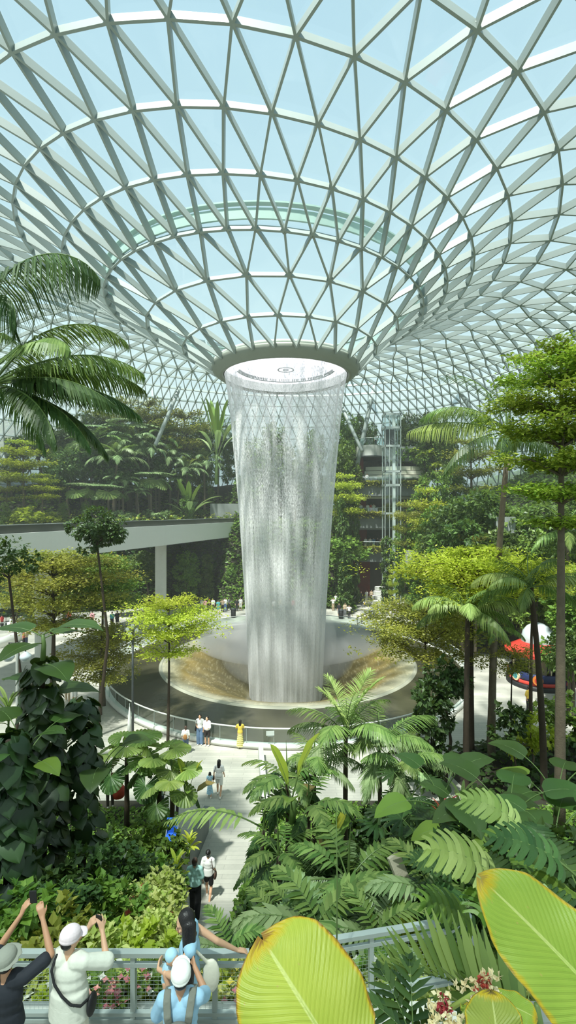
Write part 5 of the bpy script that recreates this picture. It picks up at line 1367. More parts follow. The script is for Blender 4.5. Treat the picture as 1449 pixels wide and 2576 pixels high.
# ================================================================== railing and terrace in front
m = MB(); m.box((-1, 3.7, 7.2), (12, 4.3, .2)); o = m.build('floor_terrace', solid('terrace boards', (150, 148, 138), .7, var=.15, bump=.2)); tag(o, kind='structure')
m = MB(); m.box((-1, 5.78, 6.6), (12, .24, 1.5)); o = m.build('wall_terrace', M_CONC); tag(o, kind='structure')
RA, RB, RC = np.array([-4.2, 5.60, 8.22]), np.array([-.42, 5.60, 8.22]), np.array([2.35, 6.10, 8.22])
rl = thing('metal_railing', 'galvanised railing with wire mesh along the front viewing terrace', 'railing', (0, 0, 0))
m = MB(); m.bar(RA, RB, .075, .05); m.bar(RB, RC, .075, .05); m.box(RB, (.075, .075, .05)); m.build('handrail', M_RAIL, rl)
m = MB(); dz = np.array([0, 0, -.13]); m.bar(RA + dz, RB + dz, .04, .045); m.bar(RB + dz, RC + dz, .04, .045); m.build('lower_rail', M_RAIL, rl)
m = MB()
for z in (-.70, -.78): d_ = np.array([0, .0, z]); m.bar(RA + d_, RB + d_, .05, .04); m.bar(RB + d_, RC + d_, .05, .04)
m.build('bottom_rail', M_RAIL, rl)
m = MB(); m.box((0, 0, -.46), (.055, .075, .92)); m.box((0, 0, -.90), (.14, .14, .02)); pm = m.mesh('post', M_RAIL)
for x in (-3.72, -2.77, -1.82, -.86): link('post', pm, rl, (x, 5.62, 8.2))
for t in (.02, .52, 1.0): link('post', pm, rl, RB + (RC - RB) * t + np.array([0, .02, -.02]), (0, 0, .18))
m = MB()
for A_, B_ in ((RA, RB), (RB, RC)):
    n = int(np.linalg.norm(B_ - A_) / .05)
    for k in range(n): p = A_ + (B_ - A_) * k / n; m.bar(p + (0, .02, -.15), p + (0, .02, -.7), .0018, .0018, (0, 1, 0))
    for k in range(12): z = -.16 - .045 * k; m.bar(A_ + (0, .02, z), B_ + (0, .02, z), .0018, .0018)
m.build('wire_mesh', M_RAIL, rl)

# ================================================================== small things on the plaza
def tb(m, *a, **k): m.tube(*a, **k); return m
M_LAMP = solid('lamp metal', (70, 76, 78), .45, .3)
lp_ = thing('street_lamp', 'tall dark lamp post with round floodlights at the left pool edge', 'lamp', (P(334, 1850, 27.6)[0], 27.6, 0))
m = MB(); m.tube([(0, 0, 0), (0, 0, 6.6)], [.075, .055], 10); m.build('pole', M_LAMP, lp_, True)
M_LGL = solid('lamp glass', (214, 222, 226), .2)
for k, (x, z) in enumerate(((-.25, 6.7), (.05, 6.9), (.3, 6.65), (-.1, 6.45))):
    f = link('floodlight', tb(MB(), [(0, .14, 0), (0, -.1, -.05)], [.10, .13], 12).mesh('floodlight', M_LAMP), lp_, (x, -.08, z))
    link('lens', tb(MB(), [(0, -.10, -.05), (0, -.115, -.054)], [.115, .115], 12).mesh('lens', M_LGL), f)
wp = thing('folded_parasol', 'white folded parasol standing against the left kerb of the pool', 'parasol', (P(326, 1812, 27.9)[0], 27.9, 0))
m = MB(); m.lathe([(.02, 2.05), (.06, 1.7), (.11, 1.1), (.13, .55), (.05, .5)], n=14); m.build('canopy', M_WHITE, wp, True)
m = MB(); m.tube([(0, 0, 0), (0, 0, 2.2)], .025, 8); m.build('pole', M_RAIL, wp)
# double lantern at left
ll = thing('twin_lantern', 'twin hanging lantern on a short black arm among the left leaves', 'lamp', P(43, 1720, 18))
m = MB(); m.tube([(0, 0, -1), (0, 0, 1.55)], .05, 8); m.build('pole', M_CONC, ll)
m = MB(); m.tube([(0, 0, 1.5), (-.3, 0, 1.55), (-.32, 0, 1.2)], .025, 6); m.tube([(0, 0, 1.5), (.3, 0, 1.55), (.32, 0, 1.2)], .025, 6); m.build('arm', M_BLACK, ll)
for sx in (-.32, .32):
    m = MB(); m.lathe([(.03, 1.22), (.2, 1.08), (.21, .98), (.12, .86), (.02, .84)], (sx, 0, 0), 14); m.build('lantern', M_LGL, ll, True)
# market umbrellas at far left
mu = None
for px, py, lab in ((55, 1545, 'grey green market umbrella at the far left plaza edge, right of the pair'), (15, 1545, 'grey green market umbrella at the far left plaza edge, left of the pair')):
    if mu is None:
        mu = thing('market_umbrella', lab, 'umbrella')
        m = MB(); m.lathe([(.03, 2.9), (1.6, 2.3), (1.62, 2.15)], n=8); m.build('canopy', solid('faded canvas', (128, 146, 134), .8), mu)
        m = MB(); m.tube([(0, 0, 0), (0, 0, 2.95)], .03, 6); m.build('pole', M_LAMP, mu); o = mu
    else: o = copy_tree(mu)
    o['label'] = lab; q = P(px, 1560, 57); o.location = (q[0], 57, 0)
# white curved seat wall on the left plaza
m = MB(); m.lathe([(5.2, 0), (5.2, .95), (5.7, .95), (5.7, 0)], (0, 0, 0), 40, R(-80), R(70), True); o = m.build('curved_wall', M_WHITE, None, True, (-33.5, 49, 0)); tag(o, 'low white curved wall on the sunny plaza at left', 'wall')
# white thin rope railing
wr = thing('rope_railing', 'thin white post railing on the plaza at the left border', 'railing', (-33, 53, 0))
for k in range(5): m = MB(); m.tube([(k * 1.5 - 3, 0, 0), (k * 1.5 - 3, 0, 1.1)], .03, 6); m.build('post', M_WHITE, wr)
m = MB(); m.tube([(-3, 0, 1.08), (3, 0, 1.08)], .02, 6); m.tube([(-3, 0, .6), (3, 0, .6)], .015, 6); m.build('rail', M_WHITE, wr)
# bins and low barriers behind the pool
for px, yb, lab in ((587, 1553, 'black bin on the plaza behind the pool left of the water'), (858, 1556, 'dark bollard bin right behind the pool beside the water')):
    d = 13.4 * 1200 / (yb - 1288); b_ = thing('litter_bin', lab, 'bin', (P(px, yb, d)[0], d, 0))
    m = MB(); m.lathe([(.30, 0), (.32, 1.0), (.28, 1.02)], n=14); m.build('body', M_BLACK, b_, True)
    m = MB(); m.lathe([(.34, 1.02), (.34, 1.12), (.02, 1.2)], n=14); m.build('lid', M_LAMP, b_, True)
fb_ = thing('stair_railing', 'dark sloped stair railing beside the plaza right of the pool', 'railing', (P(915, 1560, 58)[0], 58, 0))
m = MB(); m.bar((-1, -1.5, .9), (2.2, 2.5, 1.1), .08, .08); m.bar((-1, -1.5, .2), (2.2, 2.5, .4), .06, .06); m.build('rail', M_BLACK, fb_)
for k in range(6): m = MB(); m.tube([(-1 + 3.2 * k / 5, -1.5 + 4 * k / 5, 0), (-1 + 3.2 * k / 5, -1.5 + 4 * k / 5, 1)], .035, 6); m.build('post', M_BLACK, fb_)
for k in range(4):
    m = MB(); m.box((0, 0, 0), (2.2, .9, .12)); o = m.build('garden_table', M_GREY, None, False, (P(935, 1500, 60 + k * 1.6)[0] + .5 * k, 60 + k * 1.6, .72)); tag(o, ['nearest', 'second', 'third', 'farthest'][k] + ' pale slab table in the row by the planted corner right of the pool', 'table', 'slab tables by the pool')
    m = MB(); m.box((0, 0, -.39), (.5, .4, .66)); m.build('leg', M_GREY, o)
# path wall beside the walk
m = MB(); m.bar((-3.55, 14.8, 1.9), (-3.25, 19.0, 1.1), .22, 1.1); o = m.build('wall_path', M_SLAB); tag(o, kind='structure')
m = MB(); m.bar((-.9, 19.5, .9), (-1.5, 26, .4), .25, .8); o = m.build('trim_planter', M_CONC); tag(o, kind='structure')
# blue pram
q = P(430, 2110, 15.2); pr_ = thing('pram', 'blue child pram half hidden by the shrubs left of the walk', 'pram', (q[0], q[1], q[2] - .55))
m = MB(); m.box((0, 0, .55), (.36, .5, .12)); m.box((0, .24, .8), (.36, .08, .5)); m.build('seat', solid('blue cloth', (32, 92, 190), .7), pr_)
m = MB(); m.tube([(-.18, -.2, .1), (-.18, .3, 1.0), (.18, .3, 1.0), (.18, -.2, .1)], .015, 6); m.build('frame', M_RAIL, pr_)
for x, y in ((-.22, -.2), (.22, -.2), (-.22, .25), (.22, .25)):
    m = MB(); a = np.linspace(0, 2 * math.pi, 17); m.tube(np.stack([0 * a + x, y + .13 * np.cos(a), .14 + .13 * np.sin(a)], 1), .02, 6, False); m.build('wheel', M_LGL, pr_)
# red lantern basket
rb = thing('red_basket', 'round red basket hanging beside the hat wearer among the left plants', 'basket', P(298, 1992, 18.6))
m = MB(); m.lathe([(.05, -.25), (.22, -.18), (.26, 0), (.22, .18), (.08, .26)], n=16); m.build('shade', solid('red weave', (176, 62, 44), .7, var=.3, scale=20), rb, True)
m = MB(); m.tube([(0, 0, .26), (0, 0, .9)], .012, 5); m.build('cord', M_BLACK, rb)

# carousel
cq = thing('carousel', 'small round carousel with red roof and white dome on the plaza at right', 'carousel', (P(1362, 1715, 37)[0], 37.5, 0))
M_NAVY = solid('navy paint', (34, 46, 92), .4); M_RRED = solid('carousel red', (204, 64, 52), .45, var=.1); M_ORG = solid('orange paint', (222, 132, 56), .45); M_CRM = solid('carousel cream', (236, 222, 180), .5); M_TEAL = solid('teal paint', (70, 160, 168), .5)
m = MB(); m.lathe([(.02, .32), (2.2, .32), (2.3, .26), (2.3, 0)], n=40); m.build('base', M_BLACK, cq, True)
m = MB(); m.lathe([(2.05, .32), (2.12, 1.15), (2.0, 1.2), (1.95, .32)], n=40, close=True); m.build('skirt', M_NAVY, cq, True)
m = MB(); m.lathe([(2.10, .34), (2.14, .60), (2.10, .60)], n=40); m.build('skirt_band', M_RRED, cq, True)
for k in range(8):
    a = k * math.pi / 4 + .3; f = link('medallion', tb(MB(), [(2.05, 0, .8), (2.2, 0, .8)], [.36, .36], 18).mesh('medallion', M_ORG if k % 2 else M_CRM), cq, None, (0, 0, a)); link('disc', tb(MB(), [(2.2, 0, .8), (2.215, 0, .8)], [.22, .22], 14).mesh('disc', M_TEAL if k % 2 == 0 else M_RRED), f)
for k in range(8):
    a = k * math.pi / 4; m = MB(); m.tube([(1.9 * math.cos(a), 1.9 * math.sin(a), .3), (1.9 * math.cos(a), 1.9 * math.sin(a), 2.5)], .05, 8); m.build('pillar', M_CRM, cq, True)
m = MB(); m.lathe([(.62, .3), (.62, 2.5)], n=12); m.build('core', M_CRM, cq)
m = MB(); m.lathe([(2.42, 2.42), (2.42, 2.62), (2.3, 2.66), (1.25, 3.25), (1.2, 3.25), (2.2, 2.45)], n=24, close=True); m.build('roof', M_RRED, cq, False)
b = NT('dome'); p = b.n('BsdfPrincipled', Base_Color=s2l((214, 224, 226)), Roughness=.15); p.inputs['Metallic'].default_value = .0
m = MB(); m.lathe([(1.22, 3.2), (1.22, 3.5), (1.1, 4.0), (.8, 4.4), (.4, 4.65), (.02, 4.72)], n=32); m.build('dome', b.done(p.outputs[0]), cq, True)

# ================================================================== people
def capsule(m, p0, r0, p1, r1, n=10):
    p0, p1 = np.array(p0, float), np.array(p1, float)
    k = np.linspace(0, 1, 4)
    m.tube(p0 + (p1 - p0) * k[:, None], r0 + (r1 - r0) * k, n); m.ell(p0, r0 * 1.0, n, 6); m.ell(p1, r1 * 1.0, n, 6)


def blob(name, fn, voxel, mat, parent=None, smooth=4):
    m = MB(); fn(m)
    me = m.mesh('tmp'); o = bpy.data.objects.new('tmp', me); COL.objects.link(o)
    rm = o.modifiers.new('r', 'REMESH'); rm.mode = 'VOXEL'; rm.voxel_size = voxel; rm.use_smooth_shade = True
    sm = o.modifiers.new('s', 'SMOOTH'); sm.iterations = smooth; sm.factor = .5
    dg = bpy.context.evaluated_depsgraph_get(); ev = o.evaluated_get(dg)
    out = bpy.data.meshes.new_from_object(ev); out.name = name
    bpy.data.objects.remove(o); bpy.data.meshes.remove(me)
    out.materials.clear(); out.materials.append(mat)
    out.polygons.foreach_set('use_smooth', np.ones(len(out.polygons), bool))
    return out


def V3(*a): return np.array(a, float)


class Pose:
    """joints of a 1.70 m figure facing +y, x to its right"""
    def __init__(s, **k):
        s.hipL, s.hipR = V3(-.09, 0, .90), V3(.09, 0, .90); s.kneeL, s.kneeR = V3(-.10, .02, .48), V3(.10, .02, .48)
        s.ankL, s.ankR = V3(-.10, -.01, .08), V3(.10, -.01, .08)
        s.pel, s.waist, s.chest = V3(0, 0, .96), V3(0, 0, 1.10), V3(0, 0, 1.28)
        s.shL, s.shR = V3(-.165, 0, 1.39), V3(.165, 0, 1.39); s.elL, s.elR = V3(-.22, -.02, 1.12), V3(.22, -.02, 1.12)
        s.wrL, s.wrR = V3(-.22, .06, .88), V3(.22, .06, .88); s.hdL, s.hdR = V3(-.21, .09, .79), V3(.21, .09, .79)
        s.neck, s.head = V3(0, .0, 1.44), V3(0, .02, 1.585); s.look = V3(0, 1, 0)
        for a, b in k.items(): setattr(s, a, np.array(b, float))


def hand(m, w, h, palm_n, side, closed=.5):
    """palm, four fingers of unequal length and a thumb from the side of the palm"""
    d = (h - w); L = .175; d = d / np.linalg.norm(d); n = np.array(palm_n, float); n -= d * np.dot(n, d); n /= np.linalg.norm(n); x = np.cross(d, n) * side
    k = w + d * .085
    for s in (-.024, 0, .024): capsule(m, w + x * s * .6, .015, k + x * s, .013, 8)
    for i, (s, l) in enumerate(((-.031, .062), (-.0105, .078), (.0105, .083), (.031, .072))):
        a = k + x * s; c1 = closed * .7; c2 = closed * 1.5
        p1 = a + (d * math.cos(c1) + n * math.sin(c1)) * l * .52 + x * s * .1; p2 = p1 + (d * math.cos(c2) + n * math.sin(c2)) * l * .5
        capsule(m, a, .0098, p1, .009, 8); capsule(m, p1, .009, p2, .0072, 8)
    t0 = w + d * .025 + x * .022; t1 = t0 + d * .032 + x * .030 + n * .012; t2 = t1 + d * .032 + x * .006 + n * .02 * closed * 2
    capsule(m, t0, .013, t1, .0105, 8); capsule(m, t1, .0105, t2, .0085, 8)


def body_parts(m, p, det=False, fem=False, hands=None):
    s = .92 if fem else 1.0
    for sd in 'LR':
        h, k, a = getattr(p, 'hip' + sd), getattr(p, 'knee' + sd), getattr(p, 'ank' + sd)
        capsule(m, h, .082, k, .052); capsule(m, k, .052, k + (a - k) * .35 + V3(0, -.012, 0), .054); capsule(m, k + (a - k) * .35, .052, a, .034)
        f = a - k; fw = V3(0, 1, 0) if abs(f[2]) > .2 else V3(0, .3, 1)
        capsule(m, a + V3(0, -.03, -.045), .032, a + fw * .13 + V3(0, 0, -.052), .026)
        sh, e, w, hd = (getattr(p, q + sd) for q in ('sh', 'el', 'wr', 'hd'))
        capsule(m, p.chest + V3(0, 0, .07) + (sh - p.chest) * .45, .07, sh, .054 * s); capsule(m, sh, .050 * s, e, .037 * s); capsule(m, e, .038 * s, e + (w - e) * .3, .037 * s); capsule(m, e + (w - e) * .3, .036 * s, w, .024 * s)
        if det and hands and sd in hands: hand(m, w, hd, *hands[sd])
        else:
            capsule(m, w, .024, w + (hd - w) * .75, .032 if not det else .03)
    ln = 1.0
    for c, r in ((p.pel, (.155, .105, .10)), (p.waist, (.125 * s, .09, .12)), (p.chest, (.160 * s, .105, .16))): m.ell(c, r, 14, 8)
    m.ell((p.pel + p.waist) / 2, (.138, .098, .1), 12, 8); m.ell((p.chest + p.waist) / 2, (.14 * s, .098, .12), 12, 8)
    capsule(m, p.neck - V3(0, 0, .05), .055, p.head - V3(0, .015, .05), .048)
    lk = p.look / np.linalg.norm(p.look); az = -math.atan2(lk[0], lk[1]); pt = math.asin(max(-1, min(1, lk[2])))
    rt = Euler((pt, 0, az)); Rm = np.array(rt.to_matrix())
    H = lambda x, y, z: p.head + Rm @ V3(x, y, z)
    m.ell(p.head + Rm @ V3(0, -.008, .025), (.074, .092, .095), 16, 12, rt); m.ell(H(0, .022, -.045), (.055, .064, .062), 14, 10, rt)
    if det:
        capsule(m, H(0, .088, .01), .008, H(0, .104, -.03), .0125, 8); m.ell(H(0, .080, -.058), (.026, .012, .010), 10, 6, rt); m.ell(H(0, .070, -.092), (.022, .018, .016), 10, 6, rt)
        for sx in (-1, 1):
            m.ell(H(.076 * sx, -.008, -.005), (.010, .022, .032), 10, 6, rt); capsule(m, H(.016 * sx, .084, .026), .008, H(.046 * sx, .076, .026), .008, 8); m.ell(H(.040 * sx, .066, -.03), (.02, .018, .016), 8, 6, rt)
    return rt, Rm, H


def shirt_parts(m, p, inf=.018, sleeve=.6, hem=.92, fem=False, wide=0.0, back=0.0):
    s = .92 if fem else 1.0
    for sd in 'LR':
        sh, e, w = getattr(p, 'sh' + sd), getattr(p, 'el' + sd), getattr(p, 'wr' + sd)
        capsule(m, p.chest + V3(0, 0, .06) + (sh - p.chest) * .5, .075 + inf, sh, .054 * s + inf)
        if sleeve > 0:
            q = sh + (e - sh) * min(1, sleeve); capsule(m, sh, .05 * s + inf, q, .042 * s + inf * 1.4 + wide * .25)
            if sleeve > 1: capsule(m, e, .04 * s + inf, e + (w - e) * (sleeve - 1), .03 + inf)
    m.ell(p.chest, (.160 * s + inf, .105 + inf, .15), 16, 10)
    m.ell((p.chest + p.waist) / 2, (.145 * s + inf + wide * .4, .100 + inf + wide * .3, .13), 16, 8)
    m.ell(p.waist, (.130 * s + inf + wide * .7, .095 + inf + wide * .5, .13), 16, 8)
    b_ = p.pel.copy(); b_[2] = hem + .05
    c = p.waist + V3(0, 0, 0)
    n = 16
    for k in range(n + 1):
        t = k / n; q = c + (b_ - c) * t; m.ell(q, (.135 * s + .022 * t + inf + wide, .098 + .012 * t + inf + wide * .7, .06), 16, 6)
    if back: m.ell(p.pel + V3(0, -.05, -.12 - back), (.13 + wide, .07, .12), 14, 6)


def leg_parts(m, p, inf=.016, to=1.0, wide=0.0):
    """to: 1 = ankle, .5 = knee"""
    m.ell(p.pel, (.158 + inf, .108 + inf, .10), 14, 8); m.ell(p.pel - V3(0, 0, .07), (.15 + inf, .108 + inf, .09), 14, 8)
    for sd in 'LR':
        h, k, a = getattr(p, 'hip' + sd), getattr(p, 'knee' + sd), getattr(p, 'ank' + sd)
        t = min(1, to / .5); capsule(m, h, .088 + inf, h + (k - h) * t, .088 + inf - (.03 - wide) * t)
        if to > .5: q = k + (a - k) * ((to - .5) / .5) ; capsule(m, k, .058 + inf + wide, q, .046 + inf + wide)


def skirt_parts(m, p, to=.30, flare=.10):
    n = 8
    for k in range(n + 1):
        t = k / n; z = p.pel[2] + .06 + (to - p.pel[2] - .06) * t
        m.ell(V3(p.pel[0], p.pel[1], z), (.15 + flare * t, .11 + flare * t, .07), 16, 6)


def hair_parts(m, p, H, rt, length=0.0, bun=False, vol=.012, tail=None, lock=False):
    if length is None: m.ell(H(0, -.045, -.015), (.070, .060, .060), 14, 8, rt); return
    m.ell(H(0, -.030, .045), (.078 + vol, .084 + vol, .088 + vol), 16, 10, rt)
    if length == 0: m.ell(H(0, -.055, -.02), (.070 + vol, .05, .07), 12, 8, rt)
    else:
        for k in range(9):
            t = k / 8; m.ell(H(0, -.062 - .03 * math.sin(t * 2), .03) + V3(0, 0, -length * t), (.078 + .02 * math.sin(t * 3) - .03 * t * t, .045 - .015 * t, .06), 12, 6)
        for sx in (-1, 1):
            for k in range(5): m.ell(H(.068 * sx, -.035 - .008 * k, .03 - .035 * k), (.022, .042, .035), 10, 6, rt)
    if lock:
        for k in range(34):
            t = k / 33; m.ell(H(-.07 - .07 * math.sin(t * 2.2), -.045 + .01 * t, .02) + V3(0, 0, -.68 * t), (.055 - .02 * t, .085 - .03 * t, .05), 10, 6)
    if bun: m.ell(H(0, -.10, .05), (.045, .045, .045), 10, 8)
    if tail:
        for sx in (-1, 1): capsule(m, H(.07 * sx, -.04, .02), .028, H(.10 * sx, -.05, -.14), .018)


def cap_parts(m, p, H, rt, brim=True):
    m.ell(H(0, -.012, .055), (.098, .114, .088), 18, 10, rt)
    m.ell(H(0, -.014, .028), (.099, .115, .045), 18, 8, rt)
    if brim:
        for k in range(7): a = -1 + 2 * k / 6; m.ell(H(.062 * a, .115 + .035 * (1 - a * a), .030 - .012 * a * a), (.03, .045, .009), 8, 6, rt)


SKIN = solid('skin', (214, 168, 136), .5, var=.05, scale=8); SKIN2 = solid('tan skin', (190, 142, 110), .5, var=.05, scale=8)
HAIR = solid('black hair', (26, 22, 22), .35, var=.3, scale=25, bump=.3, bscale=60); HAIRB = solid('brown hair', (78, 58, 48), .4, var=.3, scale=25)
CLOTH = {}
def cloth(c):
    if c not in CLOTH: CLOTH[c] = solid('cloth %d %d %d' % c, c, .8, var=.07, scale=5, bump=.35, bscale=9)
    return CLOTH[c]


def figure(label, loc, rz, p, sc=1.0, vox=.012, det=False, fem=False, hands=None, skin=SKIN, top=None, legs=None, shoes=(236, 232, 224), hair=None, cap=None, hairmat=HAIR, dress=None, extras=None, name='person'):
    root = thing(name, label, 'person', loc, rz, scale=sc); info = {}
    def fb_(m): info['h'] = body_parts(m, p, det, fem, hands)
    link('body', blob('body', fb_, vox, skin, smooth=3), root); rt, Rm, H = info['h']
    if top: link('top', blob('top', lambda m: shirt_parts(m, p, fem=fem, **top[1]), vox, cloth(top[0]), smooth=9), root)
    if legs: link(legs[2] if len(legs) > 2 else 'trousers', blob('trousers', lambda m: leg_parts(m, p, **legs[1]), vox, cloth(legs[0]), smooth=7), root)
    if dress: link('skirt', blob('skirt', lambda m: skirt_parts(m, p, **dress[1]), vox, cloth(dress[0])), root)
    if shoes:
        for sd in 'LR':
            a = getattr(p, 'ank' + sd)
            link('shoe', blob('shoe', lambda m: (capsule(m, a + V3(0, -.035, -.04), .044, a + V3(0, .13, -.05), .036), m.ell(a + V3(0, -.02, -.01), .042, 10, 6)), vox, cloth(shoes)), root)
    if hair is not None: link('hair', blob('hair', lambda m: hair_parts(m, p, H, rt, **hair), vox, hairmat, smooth=7), root)
    if cap: link('cap', blob('cap', lambda m: cap_parts(m, p, H, rt, **cap[1]), vox * .8, cloth(cap[0]), smooth=2), root)
    if extras: extras(root, p, H, rt)
    return root


def floor_d(py, px=724):
    """depth of the paving point seen at this pixel row"""
    d = 13.4 * 1200 / (py - 1288)
    for _ in range(30): d = (CAMZ - float(gz(0, d))) * 1200 / (py - 1288)
    return d


TZ = 7.3
# --- the four at the railing
def ex_n1(root, p, H, rt):
    ph = link('phone', MB().box((0, 0, 0), (.075, .012, .15)).mesh('phone', M_BLACK), root, (.04, .40, 1.93), (.15, 0, .1))
    link('hat_brim', blob('hat_brim', lambda m: m.ell(H(0, 0, .04), (.15, .16, .014), 20, 6, rt), .012, cloth((150, 152, 140))), root)
n1 = Pose(elR=(.36, .20, 1.50), wrR=(.17, .36, 1.74), hdR=(.10, .40, 1.90), elL=(-.24, .26, 1.50), wrL=(-.08, .37, 1.75), hdL=(-.02, .40, 1.91), look=(0, 1, .15), shR=(.18, .03, 1.42), shL=(-.17, .03, 1.42))
figure('person in a black shirt at the left border raising a phone with both hands', (-2.84, 4.80, TZ), R(-4), n1, .99, .009, True, hands={'R': ((-.6, .8, 0), -1, .6), 'L': ((.6, .8, 0), 1, .6)}, skin=SKIN2, top=((34, 38, 46), dict(sleeve=.75, wide=.02)), legs=((196, 204, 202), dict(wide=.02)), hair=dict(length=None), cap=((150, 152, 140), dict(brim=False)), extras=ex_n1)
def ex_n2(root, p, H, rt):
    link('strap', blob('strap', lambda m: [capsule(m, a, .016, b_, .016, 6) for a, b_ in zip(P2[:-1], P2[1:])], .009, M_BLACK), root)
    link('bag', blob('bag', lambda m: m.ell((.235, .03, .93), (.035, .09, .12), 12, 8), .012, M_BLACK), root)
    link('phone', MB().box((0, 0, 0), (.075, .012, .15)).mesh('phone', M_BLACK), root, (.13, .36, 1.50), (.1, 0, -.2))
P2 = [V3(-.11, -.05, 1.47), V3(-.12, -.125, 1.38), V3(-.07, -.15, 1.26), V3(.02, -.158, 1.16), V3(.11, -.15, 1.08), V3(.19, -.10, 1.03), V3(.215, 0, 1.01)]
n2 = Pose(elR=(.33, .16, 1.27), wrR=(.19, .32, 1.44), hdR=(.14, .36, 1.54), elL=(-.20, .22, 1.24), wrL=(0, .35, 1.42), hdL=(.07, .36, 1.52), look=(.45, 1, -.2), ankL=(-.11, 0, .08), ankR=(.12, .02, .08))
figure('person in a pink white cap and loose cream shirt taking a photo at the railing', (-2.30, 5.02, TZ), R(-8), n2, 1.0, .009, True, hands={'R': ((-.7, .6, .2), -1, .6), 'L': ((.7, .6, .2), 1, .6)}, top=((226, 226, 212), dict(sleeve=1.0, hem=.78, wide=.045, back=.06, inf=.022)), legs=((232, 228, 210), dict(wide=.035)), hair=dict(length=None), cap=((240, 222, 226), dict(brim=True)), extras=ex_n2)
def ex_n3(root, p, H, rt):
    b_ = link('carrier', blob('carrier', lambda m: (m.ell((.0, .16, 1.10), (.12, .08, .14), 14, 8), m.ell((0, .13, 1.0), (.13, .11, .10), 14, 8)), .012, cloth((176, 212, 228))), root)
    link('tote', blob('tote', lambda m: (m.ell((-.05, -.24, 1.0), (.05, .10, .19), 12, 8), capsule(m, (-.05, -.2, 1.15), .02, (-.12, -.06, 1.38), .018)), .012, cloth((226, 222, 204))), root)
    for nm, q, mat, sz in (('eye', (.030, .084, .012), M_BLACK, (.011, .005, .005)), ('eye', (-.030, .084, .012), M_BLACK, (.011, .005, .005)), ('brow', (.03, .088, .032), HAIR, (.016, .004, .003)), ('brow', (-.03, .088, .032), HAIR, (.016, .004, .003)), ('lips', (0, .093, -.058), cloth((186, 92, 88)), (.020, .005, .006))):
        link(nm, MB().ell(H(*q), sz, 8, 6, rt).mesh(nm, mat, True), root)
n3 = Pose(look=(.25, 1, -.25), shR=(.165, .02, 1.40), elR=(.20, .20, 1.20), wrR=(.05, .33, 1.10), hdR=(-.06, .33, 1.09), elL=(-.30, -.12, 1.20), wrL=(-.48, -.28, 1.02), hdL=(-.57, -.35, .98), head=(.0, .05, 1.58))
# faces left and a little to the camera; her left arm lies along the handrail
n3 = Pose(look=(-.15, 1, -.25), shL=(-.16, -.02, 1.40), elL=(-.20, .18, 1.20), wrL=(-.02, .34, 1.12), hdL=(.09, .34, 1.10), shR=(.165, -.03, 1.41), elR=(.10, -.30, 1.25), wrR=(.20, -.54, 1.02), hdR=(.22, -.66, .98), head=(.0, .05, 1.58))
figure('woman with long black hair holding a baby and resting one arm on the handrail', (-1.09, 5.28, TZ), R(98), n3, .985, .009, True, True, hands={'R': ((0, 0, -1), 1, .5), 'L': ((.1, -1, .1), -1, .4)}, top=((158, 200, 224), dict(sleeve=0, hem=.90, inf=.016)), legs=((196, 188, 172), dict(wide=.02)), hair=dict(length=.62, vol=.014, lock=True), extras=ex_n3)
bb = Pose()
def baby(m):
    m.ell((0, 0, .30), (.065, .075, .075), 14, 10); m.ell((0, .055, .275), (.04, .03, .04), 10, 8); capsule(m, (0, .075, .29), .008, (0, .085, .28), .01, 8)
    m.ell((0, 0, .1), (.09, .08, .13), 12, 8); capsule(m, (.08, .0, .16), .03, (.1, .1, .06), .024); capsule(m, (-.08, 0, .16), .03, (-.1, .1, .06), .024); capsule(m, (.06, .02, 0), .045, (.09, .1, -.14), .03); capsule(m, (-.06, .02, 0), .045, (-.09, .1, -.14), .03); capsule(m, (.09, .1, -.14), .028, (.09, .16, -.15), .022); capsule(m, (-.09, .1, -.14), .028, (-.09, .16, -.15), .022)
    for sx in (-1, 1): m.ell((.066 * sx, 0, .29), (.008, .016, .02), 8, 6)
by = thing('baby', 'sleeping baby in pale blue held at the breast of the long haired woman', 'baby', (-1.30, 5.22, TZ + 1.02), R(-120)); by.rotation_euler = (R(-18), R(8), R(-125))
link('body', blob('body', baby, .008, SKIN), by)
link('romper', blob('romper', lambda m: (m.ell((0, 0, .1), (.10, .09, .14), 12, 8), m.ell((0, .01, 0), (.10, .09, .08), 12, 8)), .010, cloth((170, 208, 226))), by)
link('bonnet', blob('bonnet', lambda m: (m.ell((0, -.014, .315), (.070, .075, .072), 14, 8)), .008, cloth((176, 216, 232))), by)
link('hair', blob('hair', lambda m: m.ell((0, -.03, .285), (.066, .055, .06), 12, 8), .008, HAIRB), by)
def ex_n4(root, p, H, rt):
    bp = link('backpack', blob('backpack', lambda m: (m.ell((0, -.20, 1.12), (.16, .10, .22), 16, 10), m.ell((0, -.18, 1.22), (.13, .08, .12), 14, 8)), .012, cloth((112, 114, 106))), root)
    for sx in (-1, 1):
        Q = [V3(.085 * sx, -.13, 1.26), V3(.10 * sx, -.14, 1.36), V3(.115 * sx, -.09, 1.455), V3(.12 * sx, -.01, 1.475), V3(.12 * sx, .08, 1.42), V3(.125 * sx, .13, 1.3)]
        link('strap', blob('strap', lambda m: [m.bar(a, b2, .07, .03, (0, -.8, .6)) for a, b2 in zip(Q[:-1], Q[1:])] + [m.ell(a, (.035, .02, .02), 8, 6) for a in Q], .009, cloth((120, 122, 112)), smooth=3), bp)
    a = np.linspace(0, 2 * math.pi, 25); e = MB(); e.tube(np.stack([.055 * np.cos(a), 0 * a - .0, .032 * np.sin(a)], 1) + np.array([0, -.275, 1.29]), .007, 6, False); e.ell((0, -.272, 1.292), (.03, .008, .012), 10, 6); link('emblem', e.mesh('emblem', M_BLACK, True), bp)
